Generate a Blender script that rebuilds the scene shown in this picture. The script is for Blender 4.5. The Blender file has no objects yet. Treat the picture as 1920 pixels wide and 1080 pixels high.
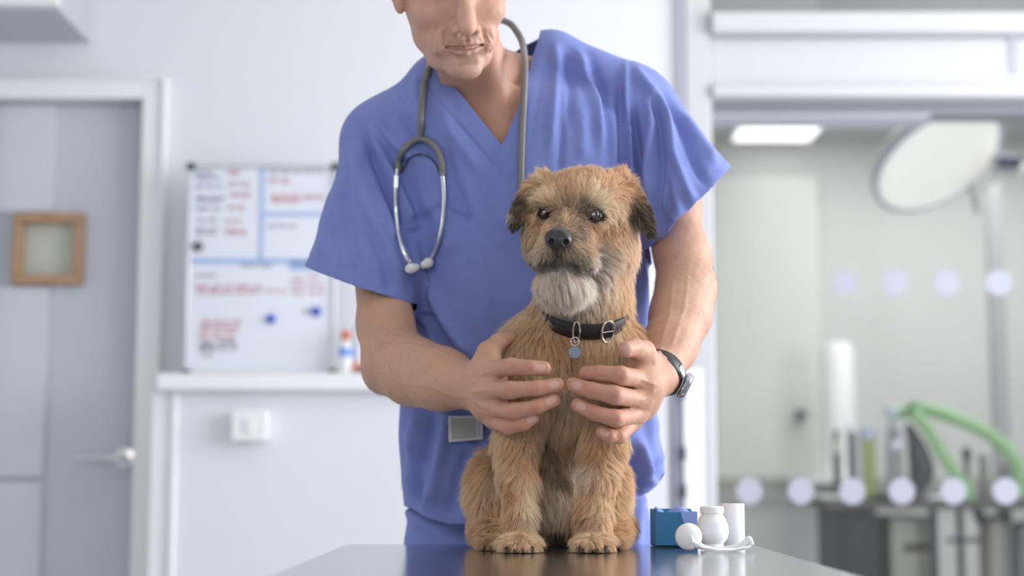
import bpy, math, random, os
import numpy as np
from mathutils import Vector, Matrix
from mathutils.bvhtree import BVHTree

Q = float(os.environ.get('SCENE_Q', '1.0'))      # mesh coarseness while iterating (1 = full detail)
SC = bpy.context.scene
COL = SC.collection
random.seed(7); RNG = np.random.default_rng(11)

# ------------------------------------------------------------------ camera, world, lights, exposure
F = 3000.0                                       # focal length in pixels of the 1920 px frame
PITCH = math.atan(350.0 / F)
CAM_Z = 1.0
cam_data = bpy.data.cameras.new('camera')
cam_data.sensor_width = 36.0
cam_data.lens = 36.0 * F / 1920.0
cam_data.dof.use_dof = True
cam_data.dof.focus_distance = 2.10
cam_data.dof.aperture_fstop = 2.3
cam_data.clip_start = 0.05
cam = bpy.data.objects.new('camera', cam_data)
cam.location = (0, 0, CAM_Z)
cam.rotation_euler = (math.pi / 2 + PITCH, 0, 0)
COL.objects.link(cam)
SC.camera = cam

SC.view_settings.view_transform = 'Standard'
SC.view_settings.look = 'None'
SC.view_settings.gamma = 1.0
SC.view_settings.use_curve_mapping = False
SC.view_settings.exposure = 0.08

world = bpy.data.worlds.new('world'); SC.world = world
world.use_nodes = True
bg = world.node_tree.nodes['Background']
bg.inputs[0].default_value = (0.90, 0.94, 1.0, 1)
bg.inputs[1].default_value = 0.52

def area_light(name, loc, target, sx, sy, power, col=(1, 1, 1)):
    l = bpy.data.lights.new(name, 'AREA'); l.shape = 'RECTANGLE'; l.size = sx; l.size_y = sy
    l.energy = power; l.color = col
    o = bpy.data.objects.new(name, l); o.location = loc
    o.rotation_euler = (Vector(target) - Vector(loc)).to_track_quat('-Z', 'Y').to_euler()
    COL.objects.link(o); return o
# daylight from the window on the right, camera-side fill, ceiling lamps overhead
area_light('window_daylight_right', (2.75, 2.35, 1.75), (0.2, 2.35, 1.25), 2.5, 1.6, 112, (0.95, 0.97, 1.0))
area_light('camera_side_fill', (-0.7, -0.6, 2.0), (0.0, 2.2, 1.2), 1.5, 1.0, 13, (1.0, 0.97, 0.93))  # soft fill added to brighten the face, no window stands here
area_light('ceiling_lamp_glow', (0.3, 3.1, 2.68), (0.3, 3.3, 0), 1.6, 0.9, 4, (1, 0.98, 0.95))
area_light('far_room_lamp_glow', (2.0, 6.0, 2.45), (2.0, 6.2, 0), 1.6, 1.6, 34, (1, 1, 0.97))

# ------------------------------------------------------------------ pixel -> world
_c, _s = math.cos(PITCH), math.sin(PITCH)
def P(px, py, Y):
    u = (px - 960.0) / F; v = (540.0 - py) / F
    d = Vector((u, _c - v * _s, _s + v * _c))
    t = Y / d.y
    return Vector((d.x * t, Y, CAM_Z + d.z * t))
def ray(px, py):
    u = (px - 960.0) / F; v = (540.0 - py) / F
    return Vector((u, _c - v * _s, _s + v * _c)).normalized()
def proj(V):                                     # (n,3) array -> pixel coordinates
    z = V[:, 1] * _c + (V[:, 2] - CAM_Z) * _s
    y = -V[:, 1] * _s + (V[:, 2] - CAM_Z) * _c
    return 960 + F * V[:, 0] / z, 540 - F * y / z
def PR(px, Y): return px * Y / F                 # a length in pixels at depth Y, in metres

def lin(c):                                      # sRGB 0..255 -> linear
    r = []
    for x in c:
        x = x / 255.0
        r.append(x / 12.92 if x <= 0.04045 else ((x + 0.055) / 1.055) ** 2.4)
    return tuple(r)

# ------------------------------------------------------------------ materials
def mat(name, col, rough=0.5, metal=0.0, spec=0.5, noise=0.0, nscale=20.0, bump=0.0, bscale=80.0, stretch=None,
        attr=None, sss=0.0, alpha=1.0, sheen=0.0, emit=None, estr=1.0, trans=0.0, coat=0.0, bdist=0.002, rnoise=0.0):
    m = bpy.data.materials.new(name); m.use_nodes = True
    nt = m.node_tree; b = nt.nodes['Principled BSDF']
    N = lambda t: nt.nodes.new(t)
    L = nt.links.new
    b.inputs['Roughness'].default_value = rough
    b.inputs['Metallic'].default_value = metal
    b.inputs['Specular IOR Level'].default_value = spec
    b.inputs['Alpha'].default_value = alpha
    b.inputs['Transmission Weight'].default_value = trans
    b.inputs['Coat Weight'].default_value = coat
    if sheen: b.inputs['Sheen Weight'].default_value = sheen
    if sss:
        b.inputs['Subsurface Weight'].default_value = sss
        b.inputs['Subsurface Radius'].default_value = (1.0, 0.35, 0.2)
        b.inputs['Subsurface Scale'].default_value = 0.008
    tc = N('ShaderNodeTexCoord'); mp = N('ShaderNodeMapping'); L(tc.outputs['Object'], mp.inputs['Vector'])
    if stretch: mp.inputs['Scale'].default_value = stretch
    src = None
    if attr:
        a = N('ShaderNodeAttribute'); a.attribute_name = attr; src = a.outputs['Color']
    if noise or not attr:
        n = N('ShaderNodeTexNoise'); n.inputs['Scale'].default_value = nscale; n.inputs['Detail'].default_value = 5
        L(mp.outputs[0], n.inputs['Vector'])
        mr = N('ShaderNodeMapRange'); mr.inputs['From Min'].default_value = 0.3; mr.inputs['From Max'].default_value = 0.7
        mr.inputs['To Min'].default_value = 1 - noise; mr.inputs['To Max'].default_value = 1 + noise
        L(n.outputs['Fac'], mr.inputs['Value'])
        mul = N('ShaderNodeMix'); mul.data_type = 'RGBA'; mul.blend_type = 'MULTIPLY'; mul.inputs['Factor'].default_value = 1
        if src: L(src, mul.inputs['A'])
        else: mul.inputs['A'].default_value = (*col, 1)
        cmb = N('ShaderNodeCombineColor')
        for i in range(3): L(mr.outputs[0], cmb.inputs[i])
        L(cmb.outputs[0], mul.inputs['B'])
        src = mul.outputs['Result']
        if rnoise:
            r2 = N('ShaderNodeMapRange'); r2.inputs['To Min'].default_value = max(0, rough - rnoise); r2.inputs['To Max'].default_value = rough + rnoise
            L(n.outputs['Fac'], r2.inputs['Value']); L(r2.outputs[0], b.inputs['Roughness'])
    L(src, b.inputs['Base Color'])
    if emit is not None:
        b.inputs['Emission Color'].default_value = (*emit, 1); b.inputs['Emission Strength'].default_value = estr
    if bump:
        n2 = N('ShaderNodeTexNoise'); n2.inputs['Scale'].default_value = bscale; n2.inputs['Detail'].default_value = 4
        L(mp.outputs[0], n2.inputs['Vector'])
        bm_ = N('ShaderNodeBump'); bm_.inputs['Strength'].default_value = bump; bm_.inputs['Distance'].default_value = bdist
        L(n2.outputs['Fac'], bm_.inputs['Height']); L(bm_.outputs[0], b.inputs['Normal'])
    return m

def glass_mat(name, tint=(1, 1, 1), gloss=0.06, rough=0.02):
    m = bpy.data.materials.new(name); m.use_nodes = True; nt = m.node_tree; nt.nodes.clear()
    o = nt.nodes.new('ShaderNodeOutputMaterial'); mx = nt.nodes.new('ShaderNodeMixShader')
    t = nt.nodes.new('ShaderNodeBsdfTransparent'); g = nt.nodes.new('ShaderNodeBsdfGlossy')
    t.inputs[0].default_value = (*tint, 1); g.inputs['Roughness'].default_value = rough
    mx.inputs[0].default_value = gloss
    nt.links.new(t.outputs[0], mx.inputs[1]); nt.links.new(g.outputs[0], mx.inputs[2]); nt.links.new(mx.outputs[0], o.inputs[0])
    return m

# ------------------------------------------------------------------ objects, names, labels
class MB:                                        # a mesh being collected (world coordinates)
    def __init__(s): s.v = []; s.f = []
    def add(s, v, f):
        o = len(s.v); s.v += [tuple(p) for p in v]; s.f += [tuple(i + o for i in q) for q in f]; return s
    def box(s, x0, x1, y0, y1, z0, z1):
        v = [(x, y, z) for z in (z0, z1) for y in (y0, y1) for x in (x0, x1)]
        return s.add(v, [(0, 2, 3, 1), (4, 5, 7, 6), (0, 1, 5, 4), (2, 6, 7, 3), (0, 4, 6, 2), (1, 3, 7, 5)])
    def tube(s, pts, r, n=12, closed=False, cap=True, flat=1.0, up=None):
        pts = [Vector(p) for p in pts]; N = len(pts)
        rr = r if isinstance(r, (list, tuple)) else [r] * N
        v = []; prev = None
        for i, p in enumerate(pts):
            if closed: t = pts[(i + 1) % N] - pts[i - 1]
            else: t = pts[min(i + 1, N - 1)] - pts[max(i - 1, 0)]
            t.normalize()
            if prev is None:
                a = Vector(up) if up else (Vector((0, 0, 1)) if abs(t.z) < 0.9 else Vector((1, 0, 0)))
                a = (a - t * a.dot(t)).normalized()
            else:
                a = (prev - t * prev.dot(t)).normalized()
            prev = a; b = t.cross(a)
            for k in range(n):
                w = 2 * math.pi * k / n
                v.append(p + (a * math.cos(w) + b * math.sin(w) * flat) * rr[i])
        f = []
        for i in range(N if closed else N - 1):
            j = (i + 1) % N
            for k in range(n):
                f.append((i * n + k, i * n + (k + 1) % n, j * n + (k + 1) % n, j * n + k))
        if cap and not closed:
            f.append(tuple(range(n))[::-1]); f.append(tuple((N - 1) * n + k for k in range(n)))
        return s.add(v, f)
    def lathe(s, c, prof, n=32, axis=(0, 0, 1)):          # prof: (radius, height) pairs
        c = Vector(c); q = Vector((0, 0, 1)).rotation_difference(Vector(axis))
        v = []; f = []
        for r, h in prof:
            for k in range(n):
                w = 2 * math.pi * k / n
                v.append(c + q @ Vector((r * math.cos(w), r * math.sin(w), h)))
        for i in range(len(prof) - 1):
            for k in range(n):
                f.append((i * n + k, i * n + (k + 1) % n, (i + 1) * n + (k + 1) % n, (i + 1) * n + k))
        f.append(tuple(range(n))[::-1]); f.append(tuple((len(prof) - 1) * n + k for k in range(n)))
        return s.add(v, f)
    def ell(s, c, r, n=24, m=14, R=None):
        c = Vector(c); v = []; f = []
        for i in range(m + 1):
            a = math.pi * i / m
            for k in range(n):
                w = 2 * math.pi * k / n
                q = Vector((r[0] * math.sin(a) * math.cos(w), r[1] * math.sin(a) * math.sin(w), r[2] * math.cos(a)))
                if R is not None: q = R @ q
                v.append(c + q)
        for i in range(m):
            for k in range(n):
                f.append((i * n + k, (i + 1) * n + k, (i + 1) * n + (k + 1) % n, i * n + (k + 1) % n))
        return s.add(v, f)

def base_of(v):
    a = np.array(v); return Vector(((a[:, 0].min() + a[:, 0].max()) / 2, (a[:, 1].min() + a[:, 1].max()) / 2, a[:, 2].min()))
def tag(o, label=None, cat=None, group=None, kind=None):
    if label: o['label'] = label
    if cat: o['category'] = cat
    if group: o['group'] = group
    if kind: o['kind'] = kind
    return o
def empty(name, loc, label=None, cat=None, group=None, kind=None):
    o = bpy.data.objects.new(name, None); o.location = loc; o.empty_display_size = 0.05; COL.objects.link(o)
    return tag(o, label, cat, group, kind)
def root_loc(o):
    l = Vector(o.location)
    while o.parent: o = o.parent; l += Vector(o.location)
    return l
def build(name, mb, m, parent=None, bevel=0.0, smooth=False, label=None, seg=2, weld=True):
    v, f = (mb.v, mb.f) if isinstance(mb, MB) else mb
    org = root_loc(parent) if parent else base_of(v)
    me = bpy.data.meshes.new(name)
    me.from_pydata([(p[0] - org.x, p[1] - org.y, p[2] - org.z) for p in v], [], f)
    me.validate(); me.update()
    o = bpy.data.objects.new(name, me); COL.objects.link(o)
    if parent: o.parent = parent
    else: o.location = org
    if m: me.materials.append(m)
    if bevel:
        bv = o.modifiers.new('bevel', 'BEVEL'); bv.width = bevel; bv.segments = seg; bv.limit_method = 'ANGLE'; bv.angle_limit = 0.6
    if smooth or bevel:
        me.polygons.foreach_set('use_smooth', [True] * len(me.polygons))
        if hasattr(me, 'set_sharp_from_angle'): me.set_sharp_from_angle(angle=0.7)
    if label: o['label'] = label
    return o
def bx(x0, x1, y0, y1, z0, z1): return MB().box(x0, x1, y0, y1, z0, z1)

def smooth_pts(pts, n=8):                        # Catmull-Rom through the points
    pts = [Vector(p) for p in pts]; out = []
    for i in range(len(pts) - 1):
        p0 = pts[max(i - 1, 0)]; p1 = pts[i]; p2 = pts[i + 1]; p3 = pts[min(i + 2, len(pts) - 1)]
        for k in range(n):
            t = k / n
            out.append(0.5 * ((2 * p1) + (p2 - p0) * t + (2 * p0 - 5 * p1 + 4 * p2 - p3) * t * t + (3 * p1 - p0 - 3 * p2 + p3) * t ** 3))
    out.append(pts[-1]); return out

# ================================================================== THE ROOM
M_wall = mat('white_wall_paint', (0.76, 0.762, 0.795), 0.6, noise=0.015, nscale=3, bump=0.05, bscale=200)
M_trimw = mat('white_gloss_paint', (0.86, 0.86, 0.87), 0.3, noise=0.01, nscale=6)
M_door = mat('pale_grey_door_paint', (0.56, 0.58, 0.65), 0.35, noise=0.02, nscale=4)
M_floor = mat('grey_vinyl_floor', (0.55, 0.56, 0.57), 0.35, noise=0.06, nscale=40)
M_ceil = mat('ceiling_paint', (0.8, 0.8, 0.8), 0.7, noise=0.01)
M_wood = mat('light_oak_bead', (0.42, 0.26, 0.15), 0.45, noise=0.18, nscale=30, stretch=(1, 1, 6))
M_chrome = mat('satin_chrome', (0.75, 0.75, 0.76), 0.22, 1.0, noise=0.02)
M_steel = mat('brushed_steel', (0.42, 0.43, 0.45), 0.16, 1.0, noise=0.10, nscale=14, stretch=(1.5, 12, 1), bump=0.05, bscale=60, bdist=0.0006, rnoise=0.05)
M_black = mat('black_plastic', (0.025, 0.025, 0.03), 0.4, noise=0.05)
M_white = mat('white_plastic', (0.86, 0.86, 0.86), 0.35, noise=0.01)
M_glassp = glass_mat('partition_glass', (0.955, 0.96, 0.96), 0.05)

YB = 4.25                                        # face of the back wall
def sx(px, Y=YB): return P(px, 700, Y).x
def sz(py, Y=YB): return P(960, py, Y).z
X_corner = sx(1288)
st = lambda name, mb, m, **k: tag(build(name, mb, m, **k), kind='structure')

xL = -2.4; XR = 3.6; ZC = 2.78
d_x0, d_x1 = sx(-40), sx(256)                    # door opening
d_top = sz(187)
w = MB()
w.box(xL, d_x0, YB, YB + 0.15, 0, ZC); w.box(d_x0, d_x1, YB, YB + 0.15, d_top, ZC); w.box(d_x1, X_corner, YB, YB + 0.15, 0, ZC)
st('wall_back', w, M_wall)
st('wall_left', bx(xL - 0.12, xL, -1.4, YB + 0.15, 0, ZC), M_wall)
st('floor', bx(xL - 0.12, 4.6, -1.5, 9.2, -0.1, 0), M_floor)
st('ceiling', bx(xL - 0.12, XR, -1.4, YB + 0.15, ZC, ZC + 0.1), M_ceil)
st('wall_light_block', bx(xL - 0.12, -0.7, -1.5, -1.4, 0, ZC + .1), M_wall)  # unseen half wall added behind the camera to keep light off the left

# door in the back wall, with its casing
cw = sx(303) - d_x1
c = MB()
c.box(d_x1, d_x1 + cw * 0.82, YB - 0.018, YB + 0.12, 0, sz(152)); c.box(d_x1 + cw * 0.82, d_x1 + cw, YB - 0.03, YB, 0, sz(149))
c.box(d_x0 - cw, d_x1, YB - 0.018, YB, d_top, sz(152)); c.box(d_x0 - cw, d_x1 + cw * 0.82, YB - 0.03, YB, sz(154), sz(149))
c.box(d_x0 - cw, d_x0, YB - 0.018, YB + 0.12, 0, sz(152))
st('trim_1', c, M_trimw, bevel=0.004)
door = tag(empty('door_1', ((d_x0 + d_x1) / 2, YB + 0.06, 0)), kind='structure')
wx0, wx1, wz0, wz1 = sx(16, YB + .03), sx(150, YB + .03), sz(534, YB + .03), sz(400, YB + .03)
l = MB()
yd0, yd1 = YB + 0.045, YB + 0.09
xs = sx(80)
for (a, b) in ((d_x0, wx0 + .02), (wx1 - .02, d_x1)): l.box(a, b, yd0, yd1, 0.005, d_top - 0.004)
l.box(wx0 + .02, wx1 - .02, yd0, yd1, 0.005, wz0 + .02); l.box(wx0 + .02, wx1 - .02, yd0, yd1, wz1 - .02, d_top - 0.004)
build('door_leaf', l, M_door, door)
build('door_edge_strip', bx(d_x0, xs, yd0 - 0.012, yd0, wz1 + .004, d_top - 0.004), mat('door_panel_paint', (0.62, 0.64, 0.71), 0.35, noise=0.01), door, bevel=0.003, label='slightly paler raised panel on the left of the door')
build('door_edge_strip', bx(d_x0, xs, yd0 - 0.012, yd0, sz(895), wz0 - .004), bpy.data.materials['door_panel_paint'], door, bevel=0.003)
build('door_edge_strip', bx(d_x0, xs, yd0 - 0.012, yd0, 0.02, sz(903)), bpy.data.materials['door_panel_paint'], door, bevel=0.003)
fr = MB(); t = 0.026
fr.box(wx0, wx1, yd0 - .028, yd0 + .02, wz1 - t, wz1); fr.box(wx0, wx1, yd0 - .028, yd0 + .02, wz0, wz0 + t)
fr.box(wx0, wx0 + t, yd0 - .028, yd0 + .02, wz0 + t, wz1 - t); fr.box(wx1 - t, wx1, yd0 - .028, yd0 + .02, wz0 + t, wz1 - t)
build('vision_frame', fr, M_wood, door, bevel=0.004, label='light oak square frame round the small door window')
build('vision_glass', bx(wx0 + t, wx1 - t, yd0 + .004, yd0 + .01, wz0 + t, wz1 - t), mat('frosted_vision_glass', (0.52, 0.54, 0.46), 0.3, noise=0.05, nscale=8), door, label='greenish grey small window pane')
hx, hz = sx(232), sz(858)
h = MB().lathe((hx, yd0, hz), [(0.026, 0), (0.026, 0.008), (0.011, 0.010), (0.011, 0.05)], 24, (0, -1, 0))
build('handle_rose', h, M_chrome, door, smooth=True)
h = MB().tube(smooth_pts([(hx, yd0 - .048, hz), (hx - .012, yd0 - .055, hz), (hx - .05, yd0 - .055, hz), (sx(148), yd0 - .055, hz)], 6), 0.0095, 14)
build('lever_handle', h, M_chrome, door, smooth=True, label='chrome lever handle')
# corridor wall seen only past the leaf
# boxed low wall with ledge under the whiteboard
YL = 4.02
lz1, lz0 = sz(699, YL - .03), sz(733, YL - .03)
lx0 = sx(303, YL); lx1 = sx(1250, YL)
st('wall_low', bx(sx(330, YL), lx1, YL, YB, 0, lz0), M_wall)
st('trim_2', bx(sx(322, YL - .02), sx(333, YL - .02), YL - .012, YL, 0, lz0), M_trimw, bevel=.003)
st('trim_3', bx(sx(304, YL + .1), sx(330, YL), YL, YB, 0, lz0), M_trimw)
st('trim_4', bx(lx0 - .006, lx1, YL - .035, YB, lz0, lz1), M_trimw, bevel=0.006)
# power socket / switch on the low wall
s_x0, s_x1, s_z0, s_z1 = sx(443, YL), sx(506, YL), sz(826, YL), sz(772, YL)
sw = empty('light_switch', ((s_x0 + s_x1) / 2, YL, s_z0), 'white square wall switch box on the low wall under the whiteboard', 'switch')
build('back_box', bx(s_x0, s_x1, YL - .04, YL, s_z0, s_z1), M_white, sw, bevel=0.004)
build('face_plate', bx(s_x0 - .002, s_x1 + .002, YL - .046, YL - .038, s_z0 - .002, s_z1 + .002), M_white, sw, bevel=0.003)
cx_ = (s_x0 + s_x1) / 2; cz_ = (s_z0 + s_z1) / 2
build('rocker', bx(cx_ - .011, cx_ + .011, YL - .050, YL - .045, cz_ - .018, cz_ + .018), mat('rocker_plastic', (.8, .8, .82), .3), sw, bevel=0.002)
# wall-hung unit at the top left
u_x1 = sx(84, 3.9); u_z = sz(11, 3.9)
un = empty('wall_cabinet', (u_x1 - .3, 4.05, u_z), 'white wall cabinet cut by the top left corner above the door', 'cabinet')
build('carcass', bx(u_x1 - .6, u_x1 - .006, 3.93, YB, u_z, u_z + .45), mat('cabinet_grey', (.5, .5, .56), .5, noise=.01), un, bevel=.003)
build('door_panel', bx(u_x1 - .6, u_x1, 3.90, 3.93, u_z + .004, u_z + .45), M_trimw, un, bevel=.003)

# ------------------------------------------------------------------ glazed partition on the right
YP = 4.25
px0, px1 = sx(1290, YP), sx(1328, YP)
zt1, zt0 = sz(30, YP), sz(70, YP)                # upper rail
zh1, zh0 = sz(72, YP), sz(187, YP)               # header panel
w = MB()
w.box(px0, sx(1340, YP), YP - .02, YP + .10, 0, ZC)
w.box(sx(1340, YP), XR, YP - .05, YP + .12, zt0, zt1)
w.box(sx(1340, YP), XR, YP - .005, YP + .10, zh0 + .03, zt0)
w.box(sx(1340, YP), XR, YP - .035, YP + .12, zh0, zh0 + .035)
w.box(XR - .1, XR, YP - .02, YP + .1, 0, ZC)
win = tag(empty('window_1', (1.8, YP, 0)), kind='structure')
build('partition_frame', w, mat('partition_white', (.60, .60, .62), .35, noise=.01), win, bevel=0.006)
build('header_end_gap', bx(sx(1911, YP), sx(1930, YP), YP - .008, YP + .02, sz(140, YP), sz(70, YP)), mat('grey_gap', (.45, .45, .5), .6), win)
build('glass_pane', bx(sx(1340, YP), XR - .1, YP + .035, YP + .043, 0.1, zh0), M_glassp, win)
build('glass_pane', bx(sx(1340, YP), XR - .1, YP + .035, YP + .043, zt1, ZC), M_glassp, win)
build('sliding_track', bx(sx(1335, YP), XR - .1, YP + .045, YP + .16, zh0 - .028, zh0), mat('grey_track', (.33, .34, .38), .5, noise=.02), win, bevel=.003)
build('track_cover', bx(sx(1335, YP + .05), sx(1760, YP + .05), YP + .05, YP + .18, sz(220, YP + .05), sz(206, YP + .05)), mat('pale_track', (.66, .67, .76), .5, noise=.01), win, bevel=.003)
M_dot = mat('frosted_film', (.50, .51, .60), .6, alpha=.80)
rD = PR(24.5, YP)
for (row, xs_) in ((530, (1585, 1680, 1777, 1873, 1970)), (921, (1405, 1502, 1598, 1691, 1788, 1886))):
    for k, x in enumerate(xs_):
        y = row + (x - 1640) * 0.0
        p = P(x, y, YP + .033)
        build('frosted_dot', MB().lathe((p.x, YP + .0345, p.z), [(rD, 0), (rD, 0.0008)], 40, (0, -1, 0)), M_dot, win)
# open white door edge standing beside the partition post
de = tag(empty('door_2', (sx(1268, 3.95), 3.95, 0)), kind='structure')
e0, e1 = sx(1262, 4.2), sx(1287, 4.2)
build('door_leaf_edge', bx(sx(1276, 4.19), sx(1312, 4.19), 4.13, 4.20, 0, sz(690, 4.13)), M_trimw, de, bevel=.003)
build('edge_channel', bx(sx(1262, 4.15), sx(1277, 4.15), 4.15, 4.21, 0, sz(698, 4.15)), mat('grey_channel', (.38, .39, .46), .5, noise=.03), de, bevel=.002, label='grey sealing channel down the door edge')
for y0, y1 in ((722, 748), (838, 862), (908, 934)):
    build('latch', bx(sx(1272, 4.13), sx(1283, 4.13), 4.118, 4.135, sz(y1, 4.13), sz(y0, 4.13)), M_black, de, bevel=.003, label='black latch')
st('trim_5', bx(sx(1279, YB), sx(1288, YB), YB - .02, YB, sz(690), ZC), mat('grey_seal', (.50, .50, .60), .5, noise=.02), bevel=.002)

# far room behind the glass
YF = 7.3
M_far = mat('far_wall_paint', (0.63, 0.635, 0.625), 0.6, noise=0.03, nscale=2)
st('wall_far', bx(0.3, 4.6, YF, YF + .1, 0, 2.75), M_far)
st('wall_far_side', bx(0.35, 0.45, YB + .15, YF, 0, 2.75), M_far)
st('wall_far_right', bx(4.5, 4.6, YB + .15, YF, 0, 2.75), M_far)
st('ceiling_far', bx(0.3, 4.6, YB + .15, YF + .1, 2.54, 2.62), mat('far_ceiling_paint', (.50, .52, .52), .7, noise=.02))
# wall panel edge, base rail
st('trim_6', bx(sx(1340, YF - .05), sx(1541, YF - .05), YF - .05, YF, .9, sz(330, YF - .05)), mat('far_panel', (.70, .71, .68), .4, noise=.02), bevel=.004)
st('trim_7', bx(.45, 4.5, YF - .06, YF, sz(922, YF), sz(896, YF)), mat('far_rail', (.34, .35, .31), .5, noise=.02), bevel=.004)
p0, p1 = P(1392, 300, 6.9), P(1540, 300, 6.9)
cl = empty('ceiling_light', ((p0.x + p1.x) / 2, 6.95, 2.54), 'square ceiling light panel glowing in the room behind the glass', 'ceiling light')
build('frame', bx(p0.x - .015, p1.x + .015, 6.72, 7.2, 2.52, 2.545), M_white, cl, bevel=.004)
build('diffuser', bx(p0.x, p1.x, 6.74, 7.18, 2.512, 2.522), mat('lit_diffuser', (.9, .9, .9), .5, emit=(1, 1, .98), estr=1.6), cl)

# ================================================================== THINGS IN THE BACKGROUND
def scribble(x0, x1, zc, hh, y, seed, loops=None):       # a line of handwriting as one thin tube stroke set
    r = random.Random(seed); mb = MB(); x = x0
    while x < x1 - .004:
        wlen = min(r.uniform(.018, .04), x1 - x)
        n = max(6, int(wlen / .0035)); pts = []
        ph = r.uniform(0, 6)
        for i in range(n):
            pts.append((x + wlen * i / (n - 1), y, zc + hh * .5 * math.sin(i * 1.9 + ph) * r.uniform(.5, 1)))
        mb.tube(smooth_pts(pts, 3), .0013, 5)
        x += wlen + r.uniform(.004, .009)
    return mb
M_inkr = mat('red_marker_ink', lin((196, 92, 96)), .6); M_inkk = mat('grey_marker_ink', lin((110, 116, 135)), .6)
M_inko = mat('orange_marker_ink', lin((222, 150, 130)), .6); M_inkd = mat('dark_marker_ink', lin((60, 66, 80)), .6)
M_line = mat('blue_tape', lin((158, 184, 226)), .5)
YW = 4.14
bx0, bx1, bz0, bz1 = sx(345, YW), sx(629, YW), sz(695, YW), sz(308, YW)
bz0 = lz1 + 0.001
wb = empty('whiteboard', ((bx0 + bx1) / 2, YW, bz0), 'framed magnetic whiteboard with red and grey handwriting standing on the white ledge', 'whiteboard')
build('board', bx(bx0 + .004, bx1 - .004, YW, YW + .012, bz0 + .004, bz1 - .004), mat('whiteboard_enamel', lin((222, 226, 236)), .25, noise=.01), wb)
f = MB(); t = .009
f.box(bx0, bx1, YW - .008, YW + .014, bz1 - t, bz1); f.box(bx0, bx1, YW - .008, YW + .014, bz0, bz0 + t)
f.box(bx0, bx0 + t, YW - .008, YW + .014, bz0 + t, bz1 - t); f.box(bx1 - t, bx1, YW - .008, YW + .014, bz0 + t, bz1 - t)
build('frame', f, mat('whiteboard_aluminium', (.62, .63, .66), .35, .6), wb, bevel=.002)
for x in (bx0 + .006, bx1 - .006):
    for z in (bz0 + .007, bz1 - .007):
        build('corner_cap', bx(x - .011, x + .011, YW - .012, YW + .016, z - .010, z + .010), M_black, wb, bevel=.004, label='black corner cap')
yi = YW - .0012
def wx(p): return sx(p, YW)
def wz(p): return sz(p, YW)
build('divider_line', bx(wx(482), wx(489), yi - .0008, yi + .001, wz(487), wz(314)), M_line, wb, label='pale blue divider')
build('divider_line', bx(wx(354), wx(618), yi - .0008, yi + .001, wz(494), wz(485)), M_line, wb, label='pale blue divider')
build('divider_line', bx(wx(489), wx(620), yi - .0008, yi + .001, wz(405), wz(398)), M_line, wb, label='pale blue divider')
build('divider_line', bx(wx(541), wx(620), yi - .0008, yi + .001, wz(507), wz(491)), M_line, wb, label='pale blue patch')
def wr(x0, x1, y, hp, m, seed): build('handwriting', scribble(wx(x0), wx(x1), wz(y), PR(hp, YW), yi, seed), m, wb)
sd = 1
for (x0, x1, y, hp, m) in ((360, 396, 324, 10, M_inkk), (358, 405, 334, 9, M_inkk), (358, 407, 350, 9, M_inkk), (360, 413, 371, 9, M_inkk), (360, 410, 376, 5, M_inkk),
                           (360, 406, 391, 9, M_inkk), (362, 400, 413, 9, M_inkk), (362, 402, 430, 8, M_inkk), (361, 398, 438, 7, M_inkk),
                           (420, 448, 324, 12, M_inkr), (420, 466, 345, 12, M_inkr), (424, 462, 365, 12, M_inkr), (420, 450, 389, 12, M_inkr), (416, 448, 415, 10, M_inko), (416, 455, 435, 12, M_inkr),
                           (497, 600, 321, 9, M_inkk), (498, 536, 338, 11, M_inkr), (500, 556, 368, 12, M_inko), (505, 555, 376, 10, M_inkr), (562, 602, 370, 12, M_inkr), (496, 552, 424, 8, M_inkk),
                           (448, 508, 498, 7, M_inkk), (362, 400, 517, 7, M_inkk), (362, 490, 538, 10, M_inkr), (366, 482, 548, 9, M_inkr), (492, 535, 546, 8, M_inko),
                           (543, 568, 524, 9, M_inkr), (543, 568, 537, 9, M_inkr), (546, 566, 549, 8, M_inkr), (575, 600, 520, 8, M_inkr), (575, 603, 535, 8, M_inkr), (577, 603, 549, 8, M_inkr),
                           (374, 450, 604, 9, M_inkr), (373, 452, 614, 9, M_inkr), (372, 452, 624, 9, M_inko), (374, 440, 634, 8, M_inkr), (374, 400, 645, 8, M_inkd), (378, 444, 652, 10, M_inkd), (410, 440, 642, 9, M_inkd)):
    wr(x0, x1, y, hp, m, sd); sd += 1
build('handwriting', MB().tube(smooth_pts([(wx(x), yi, wz(y)) for x, y in ((374, 648), (380, 662), (388, 668), (396, 660), (402, 648))], 4), .0013, 5), M_inkd, wb)
def magnet(px, py, r, m, label):
    p = P(px, py, YW - .002)
    tag(build('magnet', MB().lathe((p.x, YW - .0015, p.z), [(r, 0), (r, .005), (r * .8, .009), (r * .3, .0095)], 24, (0, -1, 0)), m, smooth=True), label, 'magnet')
M_bluem = mat('blue_magnet', lin((58, 84, 190)), .35)
magnet(508, 598, .0125, M_bluem, 'blue round magnet near the middle of the lower whiteboard')
magnet(593, 584, .0125, M_bluem, 'blue round magnet on the whiteboard next to the blue sleeve, right of its twin')
magnet(371, 462, .013, mat('grey_magnet', lin((84, 84, 92)), .4), 'dark grey round magnet at the left side of the whiteboard')
build('handwriting', scribble(wx(565), wx(583), wz(583), PR(6, YW), yi, 90), M_inkk, wb)

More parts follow.
